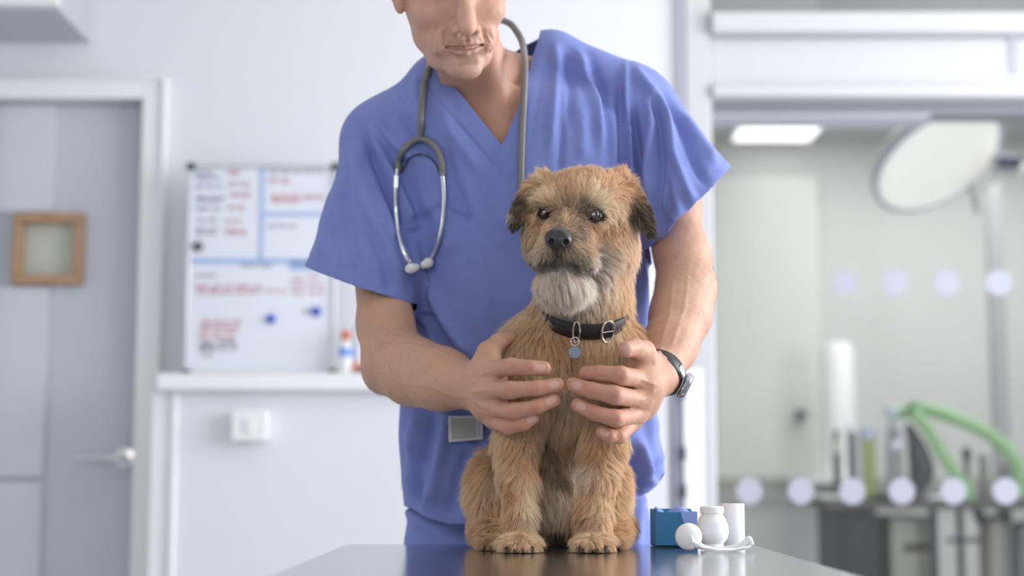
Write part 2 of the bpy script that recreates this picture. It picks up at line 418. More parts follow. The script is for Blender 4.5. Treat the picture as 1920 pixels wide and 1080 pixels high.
# bottles on the ledge right of the whiteboard
YO = 4.10
def on_ledge(px, Y=YO): return Vector((sx(px, Y), Y, lz1 + .001))
b = on_ledge(648); s = PR(1, YO)
t = empty('marker_bottle', b, 'tall white and blue bottle with orange brown cap on the ledge beside the whiteboard', 'bottle')
build('body', MB().lathe(b, [(12.5 * s, 0), (13 * s, 2 * s), (13 * s, 50 * s), (11 * s, 62 * s), (6 * s, 66 * s)], 24), M_white, t, smooth=True)
build('label_band', MB().lathe(b + Vector((0, 0, 34 * s)), [(13.3 * s, 0), (13.3 * s, 17 * s)], 24), mat('blue_label', lin((120, 160, 235)), .4), t, smooth=True, label='blue band')
build('cap', MB().lathe(b + Vector((0, 0, 66 * s)), [(9 * s, 0), (9 * s, 14 * s), (7 * s, 18 * s)], 24), mat('orange_cap', lin((205, 110, 80)), .4), t, smooth=True, label='orange brown cap')
b = on_ledge(669)
t = empty('small_bottle', b, 'slim clear bottle with pinkish base right of the orange capped bottle', 'bottle')
build('body', MB().lathe(b, [(10 * s, 0), (10 * s, 60 * s), (7 * s, 68 * s), (6 * s, 92 * s), (5 * s, 95 * s)], 24), mat('clear_bottle', (.66, .69, .78), .2, alpha=.75), t, smooth=True)
build('contents', MB().lathe(b + Vector((0, 0, .001)), [(10.3 * s, 0), (10.3 * s, 24 * s)], 24), mat('pink_contents', lin((230, 160, 140)), .4), t, smooth=True, label='pink lower half')
b = on_ledge(683, 4.08)
tag(build('magnet', MB().lathe(b, [(8 * s, 0), (9 * s, 3 * s), (9 * s, 14 * s), (6 * s, 17 * s)], 20), M_black, smooth=True), 'small black round cap on the white ledge beside the bare arm', 'magnet')  # black cap standing on the ledge

# ------------------------------------------------------------------ examination table
ZT = 0.9
tl, tr = P(648, 1020, 2.345), P(1408, 1020, 2.345)
T_Y1 = 2.345; T_Y0 = 1.02
tb = empty('examination_table', ((tl.x + tr.x) / 2, 1.7, 0), 'brushed stainless steel examination table under the dog', 'table')
def rounded_plate(x0, x1, y0, y1, z0, z1, r, n=8):
    pts = []
    for cx, cy, a0 in ((x1 - r, y1 - r, 0), (x0 + r, y1 - r, 90), (x0 + r, y0 + r, 180), (x1 - r, y0 + r, 270)):
        for k in range(n + 1):
            a = math.radians(a0 + 90 * k / n); pts.append((cx + r * math.cos(a), cy + r * math.sin(a)))
    N = len(pts); v = [(x, y, z0) for x, y in pts] + [(x, y, z1) for x, y in pts]
    return MB().add(v, [tuple(range(N))[::-1], tuple(range(N, 2 * N))] + [(i, (i + 1) % N, (i + 1) % N + N, i + N) for i in range(N)])
build('table_top', rounded_plate(tl.x, tr.x, T_Y0, T_Y1, ZT - .03, ZT, .02), M_steel, tb, bevel=.0015)
build('apron', bx(tl.x + .06, tr.x - .06, T_Y0 + .08, T_Y1 - .10, ZT - .09, ZT - .03), M_steel, tb, bevel=.004)
tcx = (tl.x + tr.x) / 2
build('column', bx(tcx - .09, tcx + .09, 1.58, 1.82, .06, ZT - .09), M_white, tb, bevel=.01)
build('base_plate', rounded_plate(tcx - .24, tcx + .24, 1.30, 2.10, 0.001, .06, .05), M_white, tb, bevel=.006)

# things on the table, right of the dog
YT = 2.23
def T(px, Y): return P(px, 900, Y).x
bxx0, bxx1 = T(1227, YT), T(1307, YT)
blue = mat('blue_card', lin((44, 118, 170)), .45, noise=.03)
t = empty('blue_box', ((bxx0 + bxx1) / 2, YT + .04, ZT + .001), 'open blue cardboard box with pale lining on the table right of the dog', 'box')
hb = P(1260, 960, YT).z
o = MB(); w_ = .0025
o.box(bxx0, bxx1, YT, YT + w_, ZT + .001, hb); o.box(bxx0, bxx1, YT + .075, YT + .075 + w_, ZT + .001, hb + .003)
o.box(bxx0, bxx0 + w_, YT + w_, YT + .075, ZT + .001, hb); o.box(bxx1 - w_, bxx1, YT + w_, YT + .075, ZT + .001, hb)
o.box(bxx0, bxx1, YT, YT + .075, ZT + .001, ZT + .004)
build('carton', o, blue, t, bevel=.0008)
o = MB(); lilac = mat('pale_blue_tissue', lin((140, 165, 232)), .6, noise=.04)
n = 18; v = []; fc = []
for j in range(8):
    for i in range(n):
        u = i / (n - 1); w2 = j / 7
        v.append((bxx0 + .004 + (bxx1 - bxx0 - .008) * u, YT + .006 + .062 * w2, hb - .004 + .006 * math.sin(u * 9 + w2 * 4) * math.sin(w2 * 3.1) + .005 * math.sin(w2 * 3.1)))
for j in range(7):
    for i in range(n - 1): a = j * n + i; fc.append((a, a + 1, a + n + 1, a + n))
o.add(v, fc); ob = build('tissue_lining', o, lilac, t, smooth=True, label='pale blue folded lining')
ob.modifiers.new('s', 'SOLIDIFY').thickness = .001
# pale corner flap over the carton front
def flap():
    m_ = MB(); pts = [(1276, 959), (1307, 959), (1307, 1000), (1292, 992), (1281, 978)]
    v = [tuple(P(x, y, YT - .0012)) for x, y in pts] + [tuple(P(x, y, YT - .0002)) for x, y in pts]
    k = len(pts); m_.add(v, [tuple(range(k)), tuple(range(k, 2 * k))[::-1]] + [(i, i + k, (i + 1) % k + k, (i + 1) % k) for i in range(k)])
    return m_
build('corner_flap', flap(), lilac, t, label='pale blue corner')
wp = mat('matte_white_plastic', (.84, .84, .85), .4, noise=.01)
def pot(name, px, Y, prof, label, m=wp):
    s = PR(1, Y); x = T(px, Y); b = Vector((x, Y, ZT + .0015)); r = empty(name, b, label, 'bottle')
    build('body', MB().lathe(b, [(a * s, h_ * s) for a, h_ in prof], 40), m, r, smooth=True); return r, b, s
r_, b_, s_ = pot('tape_roll', 1372, 2.20, [(22, 0), (22.5, 1), (22.5, 79), (21.5, 81), (9, 81), (9, 70)], 'tall upright white cylinder roll at the right end of the small table things')
r_['category'] = 'roll'
build('core', MB().lathe(b_ + Vector((0, 0, 70 * s_)), [(9.4 * s_, 0), (9.4 * s_, 11.6 * s_), (8 * s_, 11.6 * s_), (8 * s_, 1)], 24) if False else MB().lathe(b_ + Vector((0, 0, 78 * s_)), [(10 * s_, 0), (10 * s_, 3.6 * s_)], 24), mat('grey_core', (.5, .5, .5), .6), r_, smooth=True)
r_, b_, s_ = pot('white_pot', 1334, 2.15, [(22, 0), (22, 4), (20, 10), (28, 20), (30, 30), (29, 42), (25, 56), (20, 64), (19, 68)], 'squat rounded white pot with lid between the blue box and the upright roll')
build('lid', MB().lathe(b_ + Vector((0, 0, 66 * s_)), [(21 * s_, 0), (22 * s_, 1 * s_), (22 * s_, 11 * s_), (20 * s_, 13 * s_)], 40), wp, r_, smooth=True)
build('label_band', MB().lathe(b_ + Vector((0, 0, 29 * s_)), [(30.6 * s_, 0), (30.2 * s_, 10 * s_), (28 * s_, 20 * s_)], 40), mat('paper_label', (.78, .80, .86), .6), r_, smooth=True)
# gauze strip lying in front: puffed end, then a flat tail
gz = mat('white_gauze', (.86, .86, .87), .8, noise=.02, bump=.3, bscale=500)
Yg = 2.105
g = MB(); n = 26; v = []; fc = []
cl_ = [(1290, 1012, 27, 17), (1296, 1010, 30, 19), (1306, 1018, 20, 12), (1320, 1027, 10, 8), (1345, 1031, 5, 10), (1375, 1031, 4, 11), (1398, 1027, 6, 10), (1408, 1024, 3, 6)]
for i in range(n):
    tt = i / (n - 1) * (len(cl_) - 1); k = min(int(tt), len(cl_) - 2); a = tt - k; a = a * a * (3 - 2 * a)
    q = [cl_[k][j] * (1 - a) + cl_[k + 1][j] * a for j in range(4)]
    s = PR(1, Yg); c0 = P(q[0], q[1], Yg); m_ = 14
    for j in range(m_):
        an = 2 * math.pi * j / m_
        v.append((c0.x, c0.y + q[3] * s * math.cos(an), max(ZT + .001 + .0003 * j % 3, c0.z + q[2] * s * .5 * math.sin(an) * (1 + .15 * math.sin(5 * an + i)))))
for i in range(n - 1):
    for j in range(m_): fc.append((i * m_ + j, i * m_ + (j + 1) % m_, (i + 1) * m_ + (j + 1) % m_, (i + 1) * m_ + j))
fc += [tuple(range(m_))[::-1], tuple((n - 1) * m_ + j for j in range(m_))]
g.ell(P(1291, 1006, Yg), (PR(25, Yg), PR(16, Yg), PR(25, Yg)), R=Matrix.Rotation(.5, 3, 'Y'))
g.add(v, fc)
go = tag(build('gauze_strip', g, gz, smooth=True), 'white gauze strip with a puffed rounded end lying in front of the white pot', 'bandage')
wv = MB(); pts = [P(x, y, Yg + .03) for x, y in ((1322, 1029), (1350, 1031), (1380, 1026), (1396, 1018), (1404, 1010), (1409, 1022))]
wv.tube(smooth_pts(pts, 6), .004, 8, flat=.35); build('torn_end', wv, gz, go, smooth=True)

# ------------------------------------------------------------------ far room: surgical lamp
YS = 5.3
c0 = P(1757, 298, YS); s = PR(1, YS)
lamp = empty('surgical_lamp', c0, 'large round white surgical lamp hanging at the upper right behind the glass', 'lamp')
ax = Vector((.34, -.52, -.80)).normalized()
cream = mat('cream_lamp_face', (.83, .82, .78), .3, noise=.02)
lens_glow = mat('lamp_lens_added_glow', (.83, .82, .78), .3, noise=.02, emit=(1, .98, .93), estr=.42)  # faint emission added to brighten the downward-facing lens
R0 = 134 * s
build('lamp_head', MB().lathe(c0, [(R0 * .45, -.10), (R0 * .9, -.05), (R0, -.015), (R0 * 1.0, .0), (R0 * .95, .012)], 64, ax), mat('lamp_shell', (.70, .69, .68), .35, noise=.01), lamp, smooth=True)
build('lens', MB().lathe(c0 + ax * .012, [(R0 * .94, 0), (R0 * .9, .012), (R0 * .5, .024), (R0 * .1, .028)], 64, ax), lens_glow, lamp, smooth=True, label='domed cream lens')
build('rim', MB().tube([c0 + (Vector((0, 0, 1)).rotation_difference(ax) @ Vector((R0 * .985 * math.cos(a), R0 * .985 * math.sin(a), .008))) for a in [2 * math.pi * k / 64 for k in range(64)]], .010, 8, closed=True), mat('lamp_rim', (.52, .53, .62), .4), lamp, smooth=True, label='grey blue rim')
hp = P(1868, 312, YS - .02)
build('joint_box', MB().box(hp.x - .02, hp.x + .07, hp.y - .03, hp.y + .03, hp.z - .03, hp.z + .035), mat('lamp_joint', (.6, .6, .6), .4), lamp, bevel=.01)
q = P(1890, 306, YS - .06)
build('joint_knob', MB().box(q.x - .03, q.x + .04, q.y - .02, q.y + .02, q.z - .018, q.z + .022), mat('lamp_knob', (.10, .10, .17), .4), lamp, bevel=.008, label='dark blue knob')
build('arm', MB().tube(smooth_pts([P(1835, 345, YS), P(1870, 330, YS), P(1925, 318, YS), P(2010, 290, YS), P(2080, 150, YS)], 6), .02, 12), cream, lamp, smooth=True)
build('handle', MB().tube([P(1818, 348, YS - .1), P(1826, 372, YS - .1), P(1833, 400, YS - .1)], .008, 10), mat('lamp_handle', (.42, .40, .38), .4), lamp, smooth=True)
build('ceiling_stem', MB().tube([P(2080, 150, YS), Vector((P(2080, 150, YS).x, YS, 2.54))], .02, 12), cream, lamp, smooth=True)

# vertical grey post
tag(build('grey_post', MB().box(sx(1861, 6.3), sx(1888, 6.3), 6.28, 6.34, 0, 2.54), mat('post_paint', (.40, .40, .41), .4, noise=.02), bevel=.004), 'tall grey metal post behind the right end of the workbench', 'post')
# white canister and slim unit on the far wall
YC = 6.9
tag(build('white_canister', MB().lathe((sx(1570, YC), YC, sz(896, YC)), [(PR(30, YC), 0), (PR(31, YC), .02), (PR(31, YC), PR(236, YC)), (PR(26, YC), PR(250, YC)), (PR(8, YC), PR(254, YC))], 32), mat('bright_white', (.95, .95, .95), .4), smooth=True), 'tall white cylinder standing against the far wall left of the workbench things', 'canister')
st('shelf_far', bx(sx(1500, YC), sx(1620, YC), YC - .15, YF, sz(905, YC), sz(896, YC)), M_trimw)
tag(build('wall_clip', bx(sx(1516, YC), sx(1534, YC), YC + .3, YF, sz(782, YC), sz(764, YC)), mat('grey_clip', (.10, .10, .12), .5), bevel=.004), 'small dark grey fitting on the far wall left of the white cylinder', 'fitting')

# workbench with its load
YK = 5.55; ks = PR(1, YK)
def K(px, py, Y=YK): return P(px, py, Y)
zk = K(1700, 938).z
kt = empty('workbench', (K(1750, 940).x, YK + .25, 0), 'steel trolley workbench with dark legs behind the glass', 'workbench')
M_kt = mat('bench_top', (.09, .085, .08), .85, .0, spec=.1, noise=.08, nscale=12)
M_kl = mat('bench_leg', (.03, .03, .035), .5, .0)
build('bench_top', bx(K(1534, 940).x, K(1990, 940).x, YK, YK + .55, zk - .022, zk), M_kt, kt, bevel=.003)
build('front_rail', bx(K(1545, 940).x, K(1990, 940).x, YK - .02, YK, zk - .03, zk - .004), mat('bench_rail', (.12, .11, .105), .6, .0), kt, bevel=.003)
for a, b in ((1634, 1648), (1750, 1763), (1802, 1812)):
    build('leg', bx(K(a, 1000).x, K(b, 1000).x, YK + .03, YK + .06, 0, zk - .022), M_kl, kt, bevel=.003)
build('cross_rail', bx(K(1750, 1).x, K(1812, 1).x, YK + .035, YK + .055, K(1, 1014).z - .008, K(1, 1014).z + .008), M_kl, kt, bevel=.002)
build('leg', bx(K(1966, 1000).x, K(1978, 1000).x, YK + .03, YK + .06, 0, zk - .022), M_kl, kt, bevel=.003)
for x in (1838, 1888):
    build('hanging_clamp', MB().tube(smooth_pts([K(x - 8, 950), K(x - 2, 965), K(x + 2, 985)], 4), [.018, .02, .02, .02, .02, .018, .016, .013, .01], 10), M_kl, kt, smooth=True)
build('lower_shelf', bx(K(1640, 1).x, K(1990, 1).x, YK + .04, YK + .5, .28, .30), M_kt, kt, bevel=.003)
tag(build('gas_cylinder', MB().lathe((K(1866, 1).x, YK + .25, .302), [(.045, 0), (.049, .02), (.049, zk - .45), (.05, zk - .38), (.02, zk - .36)], 28), mat('cylinder_paint', (.45, .43, .38), .35, .3), smooth=True), 'tall pale grey gas cylinder under the right end of the workbench', 'gas cylinder')
tag(build('gas_cylinder', MB().lathe((K(1922, 1).x, YK + .25, .302), [(.042, 0), (.046, .02), (.046, zk - .47), (.045, zk - .40), (.02, zk - .38)], 28), mat('cylinder_paint_dark', (.30, .29, .29), .35, .3), smooth=True), 'darker gas cylinder under the workbench at the right edge of the picture', 'gas cylinder')
build('end_cabinet', bx(K(1556, 1).x, K(1610, 1).x, YK + .02, YK + .45, .02, zk - .03), mat('charcoal_paint', (.022, .022, .026), .5, noise=.04), kt, bevel=.004, label='dark charcoal narrow cabinet at the left end')
build('door_panel', bx(K(1558, 1).x, K(1604, 1).x, YK + .008, YK + .02, .06, zk - .05), mat('charcoal_paint_2', (.03, .03, .034), .6, noise=.04), kt, bevel=.003)
crate = empty('storage_crate', (K(1700, 1).x, YK + .2, .302), 'olive grey storage crate with dark slot under the workbench between two legs', 'crate')
cz0 = .302
build('crate_body', bx(K(1654, 1).x, K(1742, 1).x, YK + .10, YK + .45, cz0, zk - .06), mat('olive_grey', (.36, .36, .30), .5, noise=.12, nscale=8), crate, bevel=.006)
build('crate_slot', MB().box(K(1680, 1).x, K(1722, 1).x, YK + .09, YK + .105, K(1, 1037).z, K(1, 1022).z), mat('slot_dark', (.07, .05, .04), .6), crate, bevel=.003)

def kbottle(name, px, top, w_, m, label, cat, mcap=None, Y=YK + .1, capw=.6, caph=14):
    b = Vector((P(px, 930, Y).x, Y, zk + .001)); s = PR(1, Y); h_ = P(px, top, Y).z - b.z; r = w_ * s / 2
    t_ = empty(name, b, label, cat)
    build('body', MB().lathe(b, [(r * .95, 0), (r, .004), (r, h_ - caph * s * 1.6), (r * capw, h_ - caph * s)], 24), m, t_, smooth=True)
    build('cap', MB().lathe(b + Vector((0, 0, h_ - caph * s)), [(r * capw, 0), (r * capw, caph * s * .9), (r * capw * .8, caph * s)], 20), mcap or m, t_, smooth=True)
    return t_
clear = mat('clear_jar', (.68, .71, .73), .15, alpha=.55)
kbottle('lab_bottle', 1571, 805, 16, mat('dark_glass', (.10, .10, .09), .3), 'slim dark bottle with pale middle at the left end of the workbench', 'bottle', M_black)
bb = Vector((P(1571, 930, YK + .1).x, YK + .1, P(1571, 850, YK + .1).z)); build('label_band', MB().lathe(bb, [(PR(9.5, YK), 0), (PR(9.5, YK), PR(26, YK))], 20), mat('pale_label', (.6, .6, .52), .5), bpy.data.objects['lab_bottle'], smooth=True, label='pale label')
kbottle('metal_column', 1598, 790, 15, mat('dark_steel', (.22, .22, .25), .3, .6), 'thin dark metal column with shiny round top on the workbench', 'column', mat('shiny_top', (.92, .93, .97), .2), capw=1.2, caph=20)
kbottle('vaporiser', 1631, 800, 24, mat('green_liquid', (.42, .47, .18), .3), 'yellow green glass cylinder standing upright on the workbench', 'jar', mat('blue_grey_cap', (.52, .56, .70), .3), capw=1.25, caph=24)
kbottle('clear_jar', 1611, 810, 12, clear, 'narrow clear tube between the shiny column and the green cylinder', 'tube')
kbottle('measuring_jar', 1678, 800, 34, clear, 'clear wide jar right of the green cylinder on the workbench', 'jar', mat('pale_cap', (.66, .71, .80), .3), capw=.8, caph=22)
tag(build('glass_bulb', MB().ell(P(1678, 835, YK + .03), (PR(13, YK), PR(13, YK), PR(11, YK))), mat('bright_bulb', (.86, .9, 1.0), .1), smooth=True), 'round pale bulb in front of the wide clear jar', 'bulb')
kbottle('syringe_stand', 1815, 840, 12, mat('brown_grey', (.26, .25, .24), .4), 'small dark stand on the workbench under the green hose', 'stand', M_black, capw=1.3, caph=20)
kbottle('syringe_stand', 1846, 850, 18, mat('stand_grey', (.42, .39, .38), .4), 'grey brown stand behind the second dot from the right', 'stand', capw=1.0)
kbottle('syringe_stand', 1888, 868, 20, mat('stand_dark', (.25, .25, .25), .4), 'short dark grey stand near the right edge on the workbench', 'stand', capw=1.0)
# dark leaning breathing bag
bag = MB(); pts = smooth_pts([K(1700, 795), K(1710, 815), K(1722, 850), K(1728, 885), K(1718, 915), K(1712, 934)], 5)
rr = [PR(a, YK) for a in np.interp(np.linspace(0, 5, len(pts)), range(6), (5, 11, 20, 24, 16, 9))]
bag.tube(pts, rr, 18)
tag(build('breathing_bag', bag, mat('black_rubber', (.06, .06, .07), .45, noise=.05), smooth=True), 'black rubber breathing bag hanging down behind the glass', 'breathing bag')
tray = tag(build('instrument_tray', MB().box(K(1520, 1).x, K(1600, 1).x, YK + .02, YK + .2, zk + .001, zk + .018), mat('tray_cream', (.75, .73, .70), .4), bevel=.004), 'pale tray on the left corner of the workbench', 'tray')
tray = tag(build('instrument_tray', MB().box(K(1622, 1).x, K(1652, 1).x, YK + .0, YK + .06, zk + .001, zk + .02), M_black, bevel=.004), 'black block at the foot of the green cylinder', 'block')
tray = tag(build('instrument_tray', MB().box(K(1712, 1).x, K(1748, 1).x, YK + .0, YK + .05, zk + .001, zk + .014), M_chrome, bevel=.004), 'shiny small tray at the foot of the black bag', 'tray')
# green breathing hoses
M_hose = mat('green_hose', lin((158, 198, 146)), .45, noise=.06, nscale=60)
def hose(pts, r, label):
    pts = smooth_pts([K(x, y, Y) for x, y, Y in pts], 14)
    rr = [r * (1 + .10 * math.sin(i * 2.2)) for i in range(len(pts))]
    return tag(build('breathing_hose', MB().tube(pts, rr, 14), M_hose, smooth=True), label, 'hose', 'green breathing hoses')
hose([(1668, 774, 5.6), (1700, 772, 5.58), (1745, 770, 5.55), (1800, 788, 5.5), (1850, 812, 5.48), (1890, 845, 5.46), (1912, 885, 5.45), (1914, 930, 5.45)], PR(12.5, YK), 'green corrugated hose arching to the right edge of the picture')
hose([(1712, 772, 5.52), (1740, 805, 5.5), (1762, 845, 5.5), (1790, 885, 5.48), (1812, 915, 5.5), (1816, 930, 5.54)], PR(11.5, YK), 'green corrugated hose sloping down from the arch to the workbench')
for x, y in ((1717, 768), (1672, 776)):
    p = K(x, y, 5.55); tag(build('hose_connector', MB().lathe(p, [(.022, -.012), (.024, 0), (.024, .02), (.014, .03)], 20), mat('connector', lin((128, 170, 125)) if x > 1700 else (.55, .6, .66), .4), smooth=True),
        'green peak shaped connector where the two green hoses meet' if x > 1700 else 'pale connector at the left end of the arching green hose', 'connector')
tag(build('hose_stand', MB().tube([K(1672, 934, 5.57), K(1672, 782, 5.57)], .008, 8), mat('hose_stand_metal', (.4, .42, .45), .3, .7), smooth=True), 'thin metal stand rising from the workbench under the hose end', 'stand')

# ================================================================== ORGANIC SHAPES: blended solids -> one continuous mesh
BIG = 0.08
def smin(a, b, k):
    if k <= 0: return np.minimum(a, b)
    h = np.maximum(k - np.abs(a - b), 0)
    return np.minimum(a, b) - h * h / (4 * k)
class Prim:
    def __init__(s, lo, hi, fn, k=0.006, op='u'): s.lo = np.array(lo) - k; s.hi = np.array(hi) + k; s.fn = fn; s.k = k; s.op = op
def rc(a, b, ra, rb, k=0.006, op='u', flat=None):        # limb: tapering capsule
    a = np.array(a, dtype=float); b = np.array(b, dtype=float); ab = b - a; L2 = float(ab @ ab) + 1e-12
    def fn(p):
        q = p - a; t = np.clip(q @ ab / L2, 0, 1)
        d = q - t[:, None] * ab
        return np.sqrt(np.einsum('ij,ij->i', d, d)) - (ra + t * (rb - ra))
    R = max(ra, rb)
    return Prim(np.minimum(a, b) - R, np.maximum(a, b) + R, fn, k, op)
def chain(pts, rs, k=0.004, op='u'):
    return [rc(pts[i], pts[i + 1], rs[i], rs[i + 1], k, op) for i in range(len(pts) - 1)]
def el(c, r, R=None, k=0.006, op='u'):
    c = np.array(c, dtype=float); r = np.array(r, dtype=float)
    M = np.array(R) if R is not None else np.eye(3)
    def fn(p):
        q = (p - c) @ M                              # columns of M are the local axes
        k0 = np.sqrt(((q / r) ** 2).sum(1)); k1 = np.sqrt(((q / r ** 2) ** 2).sum(1)) + 1e-9
        return k0 * (k0 - 1) / k1
    e = np.sqrt(((M * r) ** 2).sum(1))
    return Prim(c - e, c + e, fn, k, op)
def loft(st, n=2.3, k=0.02, op='u'):                     # st: (z, cx, cy, rx, ry) from top to bottom or back
    a = np.array(sorted(st)); zz = np.linspace(a[0, 0], a[-1, 0], 120)
    cols = [np.interp(zz, a[:, 0], a[:, i]) for i in range(1, 5)]
    ker = np.hanning(13); ker /= ker.sum()
    cols = [np.convolve(np.pad(c, 6, mode='edge'), ker, 'valid') for c in cols]
    def fn(p):
        cx, cy, rx, ry = [np.interp(p[:, 2], zz, c) for c in cols]
        x = np.abs(p[:, 0] - cx) / rx; y = np.abs(p[:, 1] - cy) / ry
        rho = (x ** n + y ** n) ** (1 / n) + 1e-9
        g = np.sqrt((x / rho / rx) ** 2 + (y / rho / ry) ** 2) + 1e-9
        d = (rho - 1) / np.maximum(g, 1 / np.maximum(rx, ry))
        return np.maximum(d, np.maximum(zz[0] - p[:, 2], p[:, 2] - zz[-1]))
    lo = (min(cols[0] - cols[2]), min(cols[1] - cols[3]), zz[0]); hi = (max(cols[0] + cols[2]), max(cols[1] + cols[3]), zz[-1])
    return Prim(lo, hi, fn, k, op)

def sdf_eval(p, lo, hi, groups):
    res = None
    for prims, kg, gop in groups:
        g = None
        for q in prims:
            if (q.lo > hi).any() or (q.hi < lo).any(): continue
            d = q.fn(p)
            if q.op == 'u': g = d if g is None else smin(g, d, q.k)
            elif g is not None: g = -smin(-g, d, q.k)
        if g is None: continue
        if gop == 'u': res = g if res is None else smin(res, g, kg)
        elif res is not None: res = -smin(-res, g, kg)
    return res if res is not None else np.full(len(p), BIG)

def sdf_mesh(groups, h, n=16):
    h = h * Q
    allp = [q for g in groups for q in g[0] if q.op == 'u' and g[2] == 'u']
    lo = np.min([q.lo for q in allp], 0) - 3 * h; hi = np.max([q.hi for q in allp], 0) + 3 * h
    nb = np.ceil((hi - lo) / (h * n)).astype(int)
    I = np.stack(np.meshgrid(*[np.arange(m) for m in nb], indexing='ij'), -1).reshape(-1, 3)
    C = lo + (I + 0.5) * h * n
    act = np.abs(sdf_eval(C, lo, hi, groups)) < 0.866 * n * h * 1.7 + 0.006
    I = I[act]
    loc = np.stack(np.meshgrid(*[np.arange(-1, n + 1)] * 3, indexing='ij'), -1).reshape(-1, 3)
    m = n + 2; S = nb * n + 4
    gid = lambda g: ((g[..., 0] + 2) * (S[1] + 8) + g[..., 1] + 2) * (S[2] + 8) + g[..., 2] + 2
    ids = []; pos = []; quads = []
    corners = [(i, j, k) for i in (0, 1) for j in (0, 1) for k in (0, 1)]
    edges = [(a, b) for a in range(8) for b in range(a + 1, 8) if sum(abs(corners[a][t] - corners[b][t]) for t in range(3)) == 1]
    for b in I:
        g = b * n + loc; p = lo + g * h
        V = sdf_eval(p, p[0], p[-1], groups).reshape(m, m, m)
        if V.min() > 0 or V.max() < 0: continue
        sgn = V < 0
        c8 = [V[i:m - 1 + i, j:m - 1 + j, k:m - 1 + k] for i, j, k in corners]
        s8 = sum((c < 0).astype(np.int8) for c in c8)
        A = np.argwhere((s8 > 0) & (s8 < 8))
        if len(A) == 0: continue
        vals = np.stack([c[A[:, 0], A[:, 1], A[:, 2]] for c in c8], 1)
        acc = np.zeros((len(A), 3)); cnt = np.zeros(len(A))
        for ea, eb in edges:
            va, vb = vals[:, ea], vals[:, eb]; x = (va < 0) != (vb < 0)
            t = np.where(x, va / np.where(x, va - vb, 1), 0)
            ca = np.array(corners[ea]); cb = np.array(corners[eb])
            acc += np.where(x[:, None], ca + t[:, None] * (cb - ca), 0); cnt += x
        cell = b * n + A - 1
        ids.append(gid(cell)); pos.append(lo + (cell + acc / cnt[:, None]) * h)
        for ax in range(3):
            d = np.zeros(3, int); d[ax] = 1
            a0 = sgn[1:n + 1, 1:n + 1, 1:n + 1]; a1 = sgn[1 + d[0]:n + 1 + d[0], 1 + d[1]:n + 1 + d[1], 1 + d[2]:n + 1 + d[2]]
            X = np.argwhere(a0 != a1)
            if len(X) == 0: continue
            ins = a0[X[:, 0], X[:, 1], X[:, 2]]; gg = b * n + X
            e1 = np.zeros(3, int); e2 = np.zeros(3, int); e1[(ax + 1) % 3] = 1; e2[(ax + 2) % 3] = 1
            qd = np.stack([gid(gg - e1 - e2), gid(gg - e2), gid(gg), gid(gg - e1)], 1)
            qd = np.where(ins[:, None], qd, qd[:, ::-1])
            quads.append(qd)
    ids = np.concatenate(ids); pos = np.concatenate(pos); quads = np.concatenate(quads)
    u, first = np.unique(ids, return_index=True)
    f = np.searchsorted(u, quads); ok = (f < len(u)).all(1); f = f[ok]; quads = quads[ok]
    ok = (u[f] == quads).all(1)
    f = f[ok]; v = pos[first]; used = np.unique(f); mp_ = np.full(len(v), -1); mp_[used] = np.arange(len(used))
    return v[used], mp_[f]

def tri(f): return np.concatenate([f[:, [0, 1, 2]], f[:, [0, 2, 3]]]) if f.shape[1] == 4 else f
def vnormals(v, t):
    n = np.cross(v[t[:, 1]] - v[t[:, 0]], v[t[:, 2]] - v[t[:, 0]]); o = np.zeros_like(v)
    for i in range(3):
        for j in range(3): o[:, j] += np.bincount(t[:, i], n[:, j], len(v))
    return o / (np.linalg.norm(o, axis=1)[:, None] + 1e-12)
def relax(v, f, it=2, a=0.5):
    m = f.shape[1]
    for _ in range(it):
        s = np.zeros_like(v); c = np.zeros(len(v))
        for i in range(m):
            x, y = f[:, i], f[:, (i + 1) % m]
            for j in range(3): s[:, j] += np.bincount(x, v[y, j], len(v)) + np.bincount(y, v[x, j], len(v))
            c += np.bincount(x, minlength=len(v)) + np.bincount(y, minlength=len(v))
        v = v * (1 - a) + a * s / np.maximum(c, 1)[:, None]
    return v
def clip(v, t, g):                                       # keep the part of a triangle mesh where g >= 0, cut cleanly
    keep = g >= 0; c = keep[t].sum(1)
    out = [t[c == 3]]; v = [v]; nv = len(g)
    edge = {}; newv = []; newt = []
    V = v[0]
    def cut(a, b):
        nonlocal nv
        k_ = (a, b) if a < b else (b, a)
        if k_ not in edge:
            w = g[a] / (g[a] - g[b]); newv.append(V[a] + (V[b] - V[a]) * w); edge[k_] = nv; nv += 1
        return edge[k_]
    for q in t[(c == 1) | (c == 2)].tolist():
        kk = [bool(keep[i]) for i in q]
        if sum(kk) == 1: i = kk.index(True); a, b, d = q[i], q[(i + 1) % 3], q[(i + 2) % 3]; newt.append((a, cut(a, b), cut(a, d)))
        else: i = kk.index(False); a, b, d = q[i], q[(i + 1) % 3], q[(i + 2) % 3]; x, y = cut(a, b), cut(a, d); newt += [(x, b, d), (x, d, y)]
    if newv: V = np.concatenate([V, np.array(newv)]); out.append(np.array(newt))
    t2 = np.concatenate(out); used = np.unique(t2); mp_ = np.full(len(V), -1); mp_[used] = np.arange(len(used))
    return V[used], mp_[t2]
def islands_keep(v, t, seed_fn):                         # keep only connected pieces whose test passes for some vertex
    p = np.arange(len(v))
    while True:
        q = p.copy()
        for i, j in ((0, 1), (1, 2), (2, 0)):
            a, b = t[:, i], t[:, j]; mn = np.minimum(q[a], q[b])
            np.minimum.at(q, a, mn); np.minimum.at(q, b, mn)
        q = q[q]
        if (q == p).all(): break
        p = q
    ok = np.unique(p[seed_fn(v)]); k_ = np.isin(p, ok)
    t = t[k_[t].all(1)]; used = np.unique(t); mp_ = np.full(len(v), -1); mp_[used] = np.arange(len(used))
    return v[used], mp_[t]
